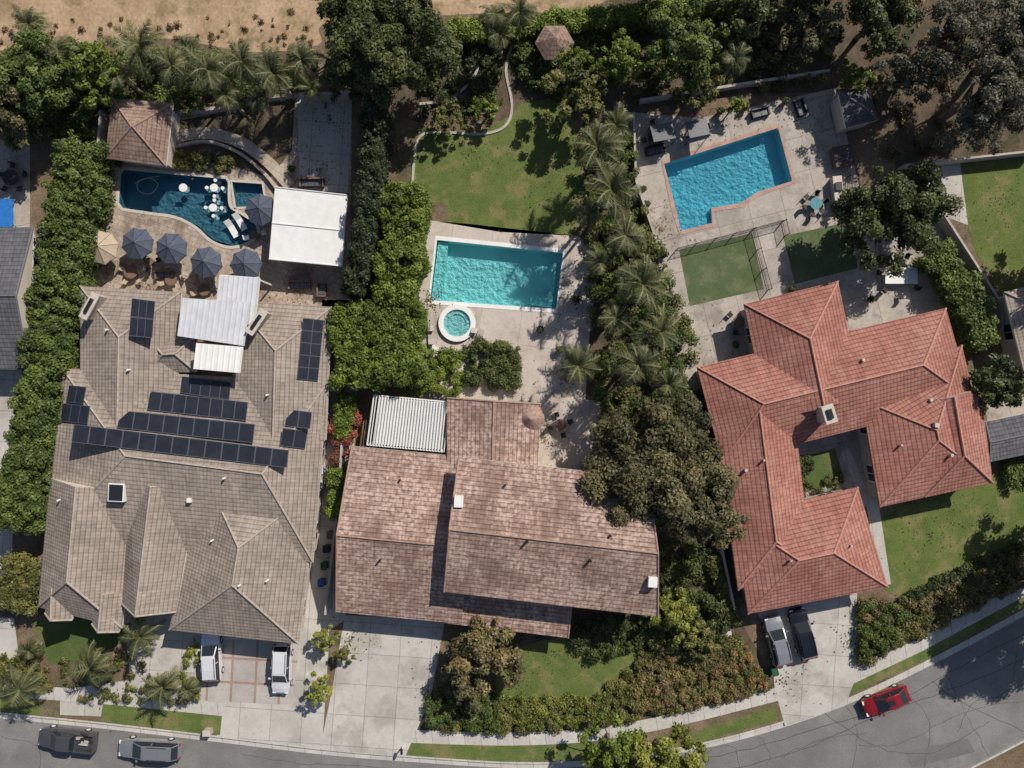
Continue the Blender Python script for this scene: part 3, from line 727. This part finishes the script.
# ================================================================= VEHICLES
def paint(name,c,metal=.2): 
    m=plain(name,c,.25,metal,.02,1,coat=.6); return m
def loft(mb,secs,mat,cap=True):
    i0=len(mb.v); k=mb.mi(mat); n=len(secs[0])
    for s in secs: mb.v+=[tuple(p) for p in s]
    for a in range(len(secs)-1):
        for b in range(n-1):
            i=i0+a*n+b; mb.f.append((i,i+n,i+n+1,i+1)); mb.m.append(k)
    if cap:
        mb.f.append(tuple(range(i0,i0+n))); mb.m.append(k); j=i0+(len(secs)-1)*n; mb.f.append(tuple(range(j+n-1,j-1,-1))); mb.m.append(k)
def vehicle(name,px,py,deg,col,kind='sedan',L_=4.7,metal=.2,roofglass=False):
    pm=paint(name+'_paint',col,metal); mb=MB(); k=L_/4.64
    truck=kind=='pickup'; suv=kind=='suv'; up=.12 if suv else (.2 if truck else 0)
    st=[(-2.32,.62,.42,.70),(-2.26,.80,.32,.90),(-1.7,.91,.27,1.0),(-.8,.93,.25,1.02),(.6,.93,.25,1.0),(1.1,.92,.25,.98),(1.75,.90,.27,.90),(2.12,.82,.3,.80),(2.28,.68,.36,.68),(2.32,.5,.4,.6)]
    if truck: st=[(-2.32,.86,.42,.95),(-2.3,.93,.4,1.05)]+[(x,w+.02,zb+.1,min(1.08,zt+.08)) for x,w,zb,zt in st[2:]]
    secs=[]
    for x,w,zb,zt in st:
        zt+=up*.6
        secs.append([(x*k,-w*.96,zb),(x*k,-w,zb+.2),(x*k,-w*.98,zt-.16),(x*k,-w*.90,zt-.03),(x*k,-w*.4,zt+.03),(x*k,0,zt+.04),(x*k,w*.4,zt+.03),(x*k,w*.90,zt-.03),(x*k,w*.98,zt-.16),(x*k,w,zb+.2),(x*k,w*.96,zb)])
    loft(mb,secs,pm)
    bz=.99+up*.6; rz=1.45+up*1.7
    if suv: cs=[(-2.18,.76,bz),(-1.85,.70,rz-.08),(-1.0,.73,rz),(.1,.71,rz-.02),(.35,.67,rz-.06),(1.15,.78,bz)]
    elif truck: cs=[(-.75,.80,bz+.1),(-.6,.72,rz-.02),(-.1,.74,rz),(.3,.73,rz-.02),(.5,.70,rz-.06),(1.15,.82,bz+.06)]
    else: cs=[(-1.95,.72,bz),(-1.2,.63,rz-.06),(-.7,.65,rz),(-.1,.65,rz),(.2,.62,rz-.05),(1.15,.74,bz)]
    T=[]; 
    for x,w,z in cs: T.append([Vector((x*k,-w,z)),Vector((x*k,-w*.88,z+.03)),Vector((x*k,w*.88,z+.03)),Vector((x*k,w,z))])
    for i in range(len(cs)-1):
        a,b=T[i],T[i+1]; gl=i in(0,len(cs)-2)
        for j in range(3): mb.face([a[j],b[j],b[j+1],a[j+1]],M['glass'] if (gl and j==1) else pm)
        for j,sg in((0,-1),(3,1)):
            bw=.86
            mb.face([a[j],b[j],Vector((b[j].x,sg*bw,bz-.02)),Vector((a[j].x,sg*bw,bz-.02))],M['glass'])
    mb.box((-.35*k,.74,(bz+rz)/2-.02),(.09,.16,rz-bz-.1),pm); mb.box((-.35*k,-.74,(bz+rz)/2-.02),(.09,.16,rz-bz-.1),pm)
    for sx in(-1.42,1.42):
        for sy in(-1,1):
            mb.cyl((sx*k,sy*.72,.34),(sx*k,sy*.95,.34),.34,.34,M['dark'],18); mb.cyl((sx*k,sy*.94,.34),(sx*k,sy*.965,.34),.2,.2,M['whitemetal'],10)
    for sy in(-1,1):
        mb.box((.8*k,sy*1.02,bz+.06),(.16,.24,.13),pm)
        mb.box((2.17*k,sy*.6,.72+up*.5),(.2,.34,.12),M['white']); mb.box((-2.27*k,sy*.66,.84+up*.5),(.1,.3,.14),M['tail'])
    if truck:
        mb.box((-1.55*k,0,1.19),(1.42*k,1.5,.02),M['dark'])
        for sy in(-1,1): mb.box((-1.53*k,sy*.85,1.27),(1.56*k,.14,.26),pm)
        mb.box((-2.28*k,0,1.27),(.08,1.6,.26),pm)
    else:
        if roofglass: mb.box((-.2*k,0,rz+.035),(.7,.6,.02),M['glass'])
        if suv:
            for sy in(-1,1): mb.box((-.8*k,sy*.62,rz+.07),(1.9,.04,.05),M['black'])
    p=P(px,py,.7); z=G+.02 if py<715 and not name.startswith('red') else .005
    return mb.build(name,loc=(p.x,p.y,z),rot=math.radians(deg),smooth=False)
M['tail']=plain('tail_lamp',(.4,.01,.01),.3)
vehicle('white_car',212,656,93,(.70,.71,.73),'suv',4.9)
vehicle('white_car.001',282,668,-92,(.72,.73,.75),'suv',4.9)
vehicle('silver_car',777,640,104,(.42,.43,.44),'suv',4.9,.6)
vehicle('black_car',802,633,104,(.012,.014,.02),'suv',5.2)
vehicle('red_car',886,701,201,(.26,.012,.018),'sedan',4.7,roofglass=True)
vehicle('dark_pickup_truck',68,739,174,(.07,.072,.08),'pickup',5.7)
vehicle('silver_car.001',150,749,177,(.36,.37,.38),'suv',6.2,.6)
mb=MB(); p=P(84,740,1.6)
for i in range(9): mb.box((p.x+random.uniform(-.9,.6),p.y+random.uniform(-.5,.5),1.3+random.uniform(0,.2)),(random.uniform(.3,1.1),random.uniform(.1,.35),.2),M[random.choice(['wood','solarf','wallc','dark'])],random.uniform(-.4,.4))
mb.build('truck_cargo')

# ================================================================= FURNITURE
def umbrella(name,px,py,r,m):
    c=P(px,py,2.6); mb=MB(); n=8; ro=random.uniform(0,.7)
    for i in range(n):
        t0,t1=2*math.pi*i/n+ro,2*math.pi*(i+1)/n+ro; tm=(t0+t1)/2
        a=Vector((r*math.cos(t0),r*math.sin(t0),2.2));b=Vector((r*math.cos(t1),r*math.sin(t1),2.2)); e=Vector((r*.88*math.cos(tm),r*.88*math.sin(tm),2.2)); top=Vector((0,0,3.0))
        mb.face([a,e,top],M[m]); mb.face([e,b,top],M[m]); mb.cyl(a,top,.02,.02,M['black'],4)
        mb.face([a,e,e-Vector((0,0,.15)),a-Vector((0,0,.15))],M[m]); mb.face([e,b,b-Vector((0,0,.15)),e-Vector((0,0,.15))],M[m])
    mb.cyl((0,0,0),(0,0,3.1),.035,.03,M['wood'],8); mb.cyl((0,0,0),(0,0,.1),.35,.3,M['black'],12)
    mb.build(name,loc=(c.x,c.y,G))
for i,(x,y) in enumerate([(136,243),(170,248),(205,262),(245,264),(260,209)]): umbrella('patio_umbrella',x,y,1.6,'umb')
umbrella('patio_umbrella',100,247,1.7,'umbb')
def lounger(px,py,deg,m='white',z=G):
    mb=MB(); mb.box((0,0,.3),(1.3,.62,.08),M[m]); 
    mb.box((-.88,0,.5),(.7,.62,.08),M[m],M4=Matrix.Rotation(math.radians(35),3,'Y'))
    for x in(-.55,.55):
        for y in(-.25,.25): mb.cyl((x,y,0),(x,y,.28),.03,.03,M['black'],6)
    p=P(px,py,.3); mb.build('sun_lounger',loc=(p.x,p.y,z),rot=math.radians(deg))
for a in [(233,231,-60),(241,224,-60)]: lounger(*a,z=-.15)
for a in [(430,320,95),(431,333,95),(476,322,80),(480,336,75),(470,345,60)]: lounger(*a,m='wallc')
def tableset(px,py,r,nch,m='wood',cm='black',name='patio_table_set',rect=None,z=G):
    mb=MB()
    if rect: mb.box((0,0,.74),(rect[0],rect[1],.05),M[m]); [mb.box((sx*rect[0]*.42,sy*rect[1]*.4,.36),(.07,.07,.72),M[m]) for sx in(-1,1) for sy in(-1,1)]
    else: mb.cyl((0,0,.71),(0,0,.76),r,r,M[m],18); mb.cyl((0,0,0),(0,0,.71),.06,.06,M[m],8); mb.cyl((0,0,0),(0,0,.04),.35,.3,M[m],10)
    for i in range(nch):
        t=2*math.pi*i/nch+.3; q=(max(rect)/2 if rect else r)+.45; x,y=q*math.cos(t),q*math.sin(t)
        mb.box((x,y,.43),(.46,.46,.06),M[cm],t); mb.box((x+.24*math.cos(t),y+.24*math.sin(t),.68),(.05,.46,.5),M[cm],t)
        for a in(-.18,.18):
            for b in(-.18,.18):
                xx=x+a*math.cos(t)-b*math.sin(t); yy=y+a*math.sin(t)+b*math.cos(t); mb.cyl((xx,yy,0),(xx,yy,.42),.02,.02,M[cm],5)
    p=P(px,py,.6); mb.build(name,loc=(p.x,p.y,z))
M['teal']=plain('teal_cover',(.05,.22,.27),.6)
tableset(132,272,.7,5,'wood','umbb'); tableset(172,280,.6,4,'wood','umbb'); tableset(205,290,.6,4,'wood','umbb'); tableset(150,262,.4,3,'wood','black'); tableset(255,235,.4,2,'wood','white')
tableset(182,187,.42,0,'white',name='pool_table',z=-.4)
for x,y in((213,187),(212,207)):
    tableset(x,y,.4,0,'white','white',name='pool_table',z=-.4)
    for k in range(4):
        tableset(x+8*math.cos(k*1.6),y+8*math.sin(k*1.6),.18,0,'white',name='pool_stool',z=-.55)
tableset(815,204,.6,6,'teal','black'); tableset(900,276,1.2,7,'white','black',rect=(3.2,1.6))
tableset(657,136,1,4,'black','black',rect=(1.8,1.1)); tableset(758,320,.5,3,'black','wood'); tableset(738,322,.6,3,'wood','black')
tableset(610,235,.5,3,'wood','black'); tableset(560,425,.6,4,'wood','black')
def sofa(px,py,w,deg,m='black'):
    mb=MB(); mb.box((0,0,.22),(w,.85,.3),M[m]); mb.box((0,.36,.55),(w,.16,.45),M[m])
    for s in(-1,1): mb.box((s*(w/2-.08),-.05,.42),(.16,.75,.35),M[m])
    n=max(1,int(w/.75))
    for i in range(n): mb.box((-w/2+.2+(w-.4)*(i+.5)/n,-.06,.42),((w-.4)/n-.04,.6,.12),M['solarf'])
    p=P(px,py,.4); mb.build('outdoor_sofa',loc=(p.x,p.y,G),rot=math.radians(deg))
sofa(655,150,2,15); sofa(700,130,2.2,195); sofa(312,183,2.4,0,'wood'); sofa(165,275,1.8,0,'wood'); sofa(300,225,2,90); sofa(760,113,1.8,15); sofa(800,108,1.6,-70); sofa(300,285,2.2,0,'wood'); sofa(322,290,1.4,90,'wood')
def tilted_shade(name,quad,zs):
    mb=MB(); c=[Vector((*P(x,y,z)[:2],z)) for (x,y),z in zip(quad,zs)]
    mb.face(c[::-1],M['solarf']); dn=Vector((0,0,-.12))
    for i in range(4): mb.face([c[i],c[(i+1)%4],c[(i+1)%4]+dn,c[i]+dn],M['black'])
    for p in c: mb.cyl((p.x,p.y,G),(p.x,p.y,p.z),.04,.04,M['black'],6)
    mb.box((sum(p.x for p in c)/4,sum(p.y for p in c)/4,.5),(1.6,.6,.1),M['black'],.2)
    mb.build(name)
tilted_shade('swing_canopy',[(650,126),(672,122),(676,138),(654,142)],[2,2,2.3,2.3]); tilted_shade('swing_canopy',[(686,122),(706,118),(710,134),(690,138)],[2,2,2.3,2.3])
mb=MB(); mb.box((0,0,.42),(1.8,2.0,.84),M['wood']); mb.box((0,.51,.9),(1.9,.98,.12),M['black']); mb.box((0,-.51,.9),(1.9,.98,.12),M['black']); mb.box((1.15,0,.18),(.45,1.2,.36),M['wood'])
p=P(843,156,.9); mb.build('covered_hot_tub',loc=(p.x,p.y,G),rot=.2)
mb=MB(); mb.box((0,0,.45),(.8,3.0,.9),M['wallc']); mb.box((0,0,.92),(.9,3.1,.06),M['coping']); mb.box((0,.5,1.05),(.6,.8,.22),M['black']); mb.cyl((-.3,.15,1.1),(-.3,.85,1.1),.03,.03,M['whitemetal'])
p=P(838,192,.9); mb.build('barbecue_island',loc=(p.x,p.y,G),rot=.1)
def bin_(px,py,m,rot=0):
    mb=MB(); mb.box((0,0,.5),(.55,.6,.85),M[m]); mb.box((0,.02,.97),(.62,.7,.08),M[m]); mb.cyl((-.3,-.3,.12),(.3,-.3,.12),.12,.12,M['dark'],10); mb.cyl((-.25,-.38,.92),(.25,-.38,.92),.025,.025,M['dark'],6)
    p=P(px,py,1); mb.build('trash_bin',loc=(p.x,p.y,G),rot=rot)
M['binb']=plain('blue_plastic',(.02,.08,.3),.5); M['bing']=plain('green_plastic',(.02,.09,.04),.5)
bin_(326,549,'black'); bin_(324,566,'bing'); bin_(321,583,'binb'); bin_(775,672,'bing',.3); bin_(330,535,'wood')
M['tarp']=plain('blue_tarp',(.02,.16,.5),.5)
mb=MB()
for i in range(6):
    for j in range(4):
        f=lambda a,b:(*P(-14+a*4.6,199+b*7,.7)[:2],.75+.12*math.sin(a*1.9+b*2.3))
        mb.face([f(i,j+1),f(i+1,j+1),f(i+1,j),f(i,j)],M['tarp'])
for x,y in((-12,200),(12,200),(-12,225),(12,225)): q=P(x,y,.7); mb.cyl((q.x,q.y,G),(q.x,q.y,.72),.03,.03,M['black'])
mb.build('tarp_cover')
tableset(12,178,.8,5,'black','black')
def pot(px,py,sp='dk'):
    p=P(px,py,.6); par=empty('potted_plant',(p.x,p.y,G)); mb=MB(); mb.cyl((0,0,0),(0,0,.45),.2,.3,M['rC'],12); mb.build('pot',parent=par)
    leafobj('foliage',[(0,0,.75),(.15,.1,.65),(-.12,.1,.8)],[.32,.28,.25],[.5,.6,.4],.18,L[sp],parent=par)
for a in [(790,290),(735,345),(690,395),(664,255),(600,330),(588,240),(292,170),(560,350,'bright'),(865,250),(870,300),(205,610),(140,620),(895,235),(120,165),(642,190),(646,205),(720,112),(745,108),(785,102),(540,330),(576,300),(425,260)]: pot(*a)
mb=MB(); mb.box((0,0,.55),(.1,.1,1.1),M['white']); mb.box((0,.0,1.18),(.22,.5,.16),M['black']); mb.cyl((0,-.25,1.26),(0,.25,1.26),.11,.11,M['black'],10); p=P(402,750,1); mb.build('mailbox',loc=(p.x,p.y,G))
mb=MB(); mb.box((0,0,.4),(.7,.5,.8),M['wallc']); mb.box((0,0,.83),(.76,.56,.06),M['coping']); p=P(207,733,.8); mb.build('utility_box',loc=(p.x,p.y,G))
def acunit(px,py):
    mb=MB(); mb.box((0,0,.4),(.8,.8,.8),M['whitemetal']); mb.cyl((0,0,.8),(0,0,.84),.33,.33,M['black'],16); mb.cyl((0,0,.84),(0,0,.87),.08,.08,M['whitemetal'],8)
    p=P(px,py,.8); mb.build('air_conditioner',loc=(p.x,p.y,G))
acunit(319,470); acunit(319,484); acunit(715,480)

# ================================================================= PLANTING
hedge('ficus_hedge',[(78,142),(60,250),(44,350),(30,440),(15,530)],4.2,4.2,'ficus',.55,.26,bumpy=.55,tn=.55)
hedge('ficus_hedge.001',[(350,292),(363,230),(370,160),(374,100)],1.8,5.5,'cyp',.5,.25,bumpy=.6)
hedge('laurel_hedge',[(402,185),(402,240),(390,300)],3.9,4.5,'bright',.55,.25,bumpy=.7,tn=.48)
hedge('laurel_hedge.001',[(357,304),(365,385)],5.4,4.3,'bright',.55,.25,bumpy=.5,tn=.40)
hedge('laurel_hedge.002',[(395,300),(398,385)],4.4,4.1,'bright',.55,.25,bumpy=.5,tn=.46)
hedge('box_hedge',[(416,345),(412,395)],1.8,1.8,'bright',.4,.2)
hedge('box_hedge.001',[(345,395),(340,440)],1.4,2.2,'bright',.4,.2)
hedge('laurel_hedge.003',[(335,470),(334,520)],1.4,2.5,'bright',.45,.22)
hedge('box_hedge.002',[(20,560),(10,610)],3.4,2.5,'ivy',.5,.24)
hedge('box_hedge.003',[(938,250),(975,300),(990,345)],2.8,2.8,'ficus',.5,.25,tn=.6)
hedge('privet_hedge',[(430,30),(520,22),(640,12),(760,-4)],1.8,2.5,'bright',.5,.25)
hedge('box_hedge.004',[(990,450),(1030,440)],1.5,2,'ficus',.45,.22)
hedge('box_hedge.005',[(715,560),(735,625)],1.0,1.6,'ivy',.4,.22)
cover('rounded_shrub',[(462,347),(480,340),(519,345),(519,388),(500,389),(466,382)],1.3,.45,130,'dk',.19,.9,tn=.7)
cover('rounded_shrub.001',[(430,352),(462,352),(462,395),(430,395)],1.5,.42,60,'bright',.2)
cover('bougainvillea_shrub',[(333,418),(357,416),(356,460),(333,462)],2.2,.42,45,'boug',.18)
cover('flower_bed',[(168,152),(230,156),(235,172),(175,168)],.7,.33,70,'ivy',.17)
cover('flower_bed.001',[(800,484),(842,474),(846,492),(806,502)],.5,.25,40,'ivy',.13,tn=.4)
cover('courtyard_shrubs',[(797,458),(812,454),(814,490),(803,492)],.8,.3,26,'dk',.15,tn=.6)
mid=[(580,130),(632,120),(640,190),(665,260),(690,330),(700,400),(700,440),(650,430),(600,420),(590,330),(592,240)]
cover('shrub_bed',mid,1.6,.55,280,'ivy',.24,.7,tn=.42)
cover('shrub_bed.001',mid,3.0,.6,140,'ficus',.25,.8,tn=.5)
cover('shrub_bed.002',[(640,540),(712,540),(730,640),(700,660),(640,640)],1.5,.6,130,'dk',.24,.8,tn=.6)
cover('shrub_bed.006',[(572,618),(650,618),(655,645),(600,660),(570,648)],1.2,.5,70,'dk',.2,.8,tn=.6)
bank=[(428,700),(500,702),(590,702),(630,670),(660,640),(735,632),(772,690),(700,707),(620,722),(560,730),(480,732),(424,726)]
cover('ivy_bank',bank,.7,.42,560,'ivy',.19,.8,tn=.55)
cover('ivy_bank.001',[(640,650),(735,640),(768,690),(700,705),(630,712)],.9,.38,220,'dry',.19,.7)
cover('ivy_bank.002',[(500,700),(600,695),(620,720),(520,730)],.9,.38,140,'yel',.19,.6,tn=.35)
cover('ivy_bank.003',[(690,650),(745,640),(766,685),(720,695)],1.0,.3,50,'orange',.17,.6)
cover('ivy_bank.004',[(425,695),(500,690),(500,730),(424,726)],1.2,.42,120,'ficus',.2,.8)
bc=[(862,600),(905,606),(960,578),(1030,545),(1100,510),(1100,530),(1030,580),(930,633),(860,668)]
cover('shrub_bank',bc,.8,.45,430,'ivy',.2,.8,tn=.5)
cover('shrub_bank.001',[(862,600),(905,606),(900,640),(860,660)],1.3,.45,70,'ficus',.2)
cover('shrub_bank.002',bc,1.0,.4,170,'dry',.19,.6)
hedge('box_hedge.006',[(905,602),(985,562),(1060,535)],.8,.9,'dk',.35,.2)
cover('groundcover',[(420,25),(500,25),(500,90),(470,112),(420,110)],.9,.5,120,'dk',.24,.7,tn=.55)
cover('groundcover.004',[(515,30),(600,20),(600,60),(560,100),(520,80)],1.2,.6,90,'ficus',.24,.7)
cover('groundcover.001',[(600,15),(840,-10),(840,80),(740,90),(640,104),(600,90)],1.0,.55,210,'ivy',.25,.6,tn=.4)
cover('groundcover.002',[(860,-20),(1060,-20),(1060,150),(890,160),(870,80)],.8,.5,130,'dry',.25,.5,tn=.25)
cover('groundcover.003',[(0,50),(320,60),(300,92),(175,110),(100,105),(95,140),(0,145)],2.0,.65,260,'ficus',.27,.7,tn=.6)
cover('groundcover.005',[(0,20),(320,10),(318,50),(0,52)],.25,.28,70,'dry',.16,.5)
cover('shrub_bed.003',[(0,655),(45,650),(55,690),(0,690)],.7,.36,70,'ivy',.18)
cover('shrub_bed.004',[(60,655),(130,650),(150,668),(190,690),(190,706),(70,700)],.6,.3,80,'ivy',.17)
cover('shrub_bed.005',[(1003,455),(1060,440),(1060,470),(1010,490)],1,.5,40,'ficus',.2)
cover('flower_bed.002',[(186,640),(200,640),(198,700),(180,700)],.8,.3,35,'yel',.17)
litter('leaf_litter',[(575,300,45),(565,380,50),(545,440,45),(585,240,30),(660,230,40),(690,350,45),(720,110,60),(800,110,50),(880,255,50),(430,300,25)],170)
litter('leaf_litter.001',[(450,640,40),(440,690,35),(350,640,35),(560,650,50),(520,690,40),(850,640,30),(780,680,40),(130,690,50),(470,150,50),(560,130,50),(550,200,50),(930,540,60),(980,520,60),(1000,200,60)],120,'ivy')
litter('leaf_litter.002',[(330,120,40),(320,170,40),(150,290,60),(90,270,40),(300,290,40),(230,150,50)],130)

T=[('ash_tree',40,78,46,8,'ficus'),('ash_tree',95,72,34,7,'bright'),('ash_tree',10,112,38,7,'oak'),
('oak_tree',388,42,64,11,'dk'),('oak_tree',345,8,36,9,'dk'),('oak_tree',350,80,26,8,'cyp'),
('citrus_tree',487,110,17,3.2,'bright'),('citrus_tree',444,122,20,3.2,'ivy'),
('pepper_tree',575,98,32,6,'ivy'),('pepper_tree',575,62,20,5,'bright'),
('sycamore_tree',620,62,28,6,'bright'),('sycamore_tree',682,45,42,8,'ficus'),('sycamore_tree',700,85,24,6,'ivy'),
('olive_tree',806,24,36,6,'oak'),('pepper_tree',858,78,20,4.5,'bright'),('pepper_tree',735,105,9,3,'bright'),
('ficus_tree',893,218,54,8,'dk'),('ficus_tree',1000,384,32,6,'dk'),
('oak_tree',655,468,68,9,'oak'),('oak_tree',702,512,42,8,'oak'),('oak_tree',614,438,34,7,'oak'),
('crape_myrtle_tree',484,654,42,5,'red'),('crape_myrtle_tree',470,692,22,4,'oak'),
('lemon_tree',672,614,28,4,'yel'),('lemon_tree',700,642,20,3,'ivy'),
('jacaranda_tree',612,752,36,6,'bright'),('jacaranda_tree',665,762,40,7,'yel'),
('citrus_tree',327,640,15,3,'yel'),('citrus_tree',320,690,17,3,'yel'),('citrus_tree',345,655,9,2,'ivy'),
('ficus_tree',880,15,42,8,'dk'),('ficus_tree',750,2,34,8,'dk'),
('pepper_tree',640,250,20,5,'ivy'),('pepper_tree',618,290,18,5,'ficus'),('pepper_tree',676,400,20,5,'ficus'),
('ficus_tree',660,-36,40,10,'dk'),('ficus_tree',830,-45,50,11,'dk'),
('ficus_tree',1085,250,50,9,'dk'),('pine_tree',1085,590,62,11,'pine'),('pine_tree',1080,520,42,9,'dk')]
for nm,x,y,r,h,sp in T:
    tree(nm,x,y,r,h,sp,s=.30 if r>30 else .23)
for x,y,r,h in [(985,92,62,12),(1030,35,50,13),(955,25,42,12),(905,75,34,9)]: tree('pine_tree',x,y,r,h,'pine',s=.26,airy=.7)
pl=[(140,45,28,6),(172,66,22,6),(208,70,28,6),(243,62,24,6),(275,74,24,6),(302,60,22,6),(118,74,18,5),(226,95,18,5),(58,50,20,6),(312,88,18,5),(258,98,16,5),(190,50,16,5),
(598,148,28,8),(612,190,32,8),(626,236,24,8),(600,262,20,7),(642,284,32,8),(616,318,22,7),(660,332,26,8),(638,364,28,8),(668,384,22,7),(578,365,24,6),(616,126,20,7),(588,212,18,6),
(92,668,26,3.2),(163,686,23,3.0),(20,690,25,3.2),(140,637,22,3.0),(188,690,12,1.8),(30,650,14,2),
(520,12,20,6),(500,34,16,5),(495,14,16,6),(735,60,16,5),(30,25,18,5)]
for i,(x,y,r,h) in enumerate(pl): palm(x,y,r,h,i)

# ================================================================= LIGHT, SKY, CAMERA
el=math.radians(42); hx,hy=-.62,-.785
d=Vector((hx*math.cos(el),hy*math.cos(el),-math.sin(el)))
s=bpy.data.lights.new('sun','SUN'); s.energy=5.0; s.angle=math.radians(.53); s.color=(1,.93,.83)
so=bpy.data.objects.new('sun',s); so.rotation_euler=d.to_track_quat('-Z','Y').to_euler(); so.location=(30,40,60); sc.collection.objects.link(so)
w=bpy.data.worlds.new('World'); sc.world=w; w.use_nodes=True; nt=w.node_tree
sk=nt.nodes.new('ShaderNodeTexSky'); sk.sky_type='NISHITA'; sk.sun_disc=False; sk.sun_elevation=el; sk.sun_rotation=math.atan2(-hx,-hy)
nt.links.new(sk.outputs[0],nt.nodes['Background'].inputs[0]); nt.nodes['Background'].inputs[1].default_value=.075
cd=bpy.data.cameras.new('camera'); cd.sensor_width=36; cd.lens=36*H/102.4; cd.clip_end=3000
co=bpy.data.objects.new('camera',cd); co.location=(0,0,H); co.rotation_euler=(0,0,0); sc.collection.objects.link(co); sc.camera=co
print('FACES',sum(len(o.data.polygons) for o in bpy.data.objects if o.type=='MESH'))
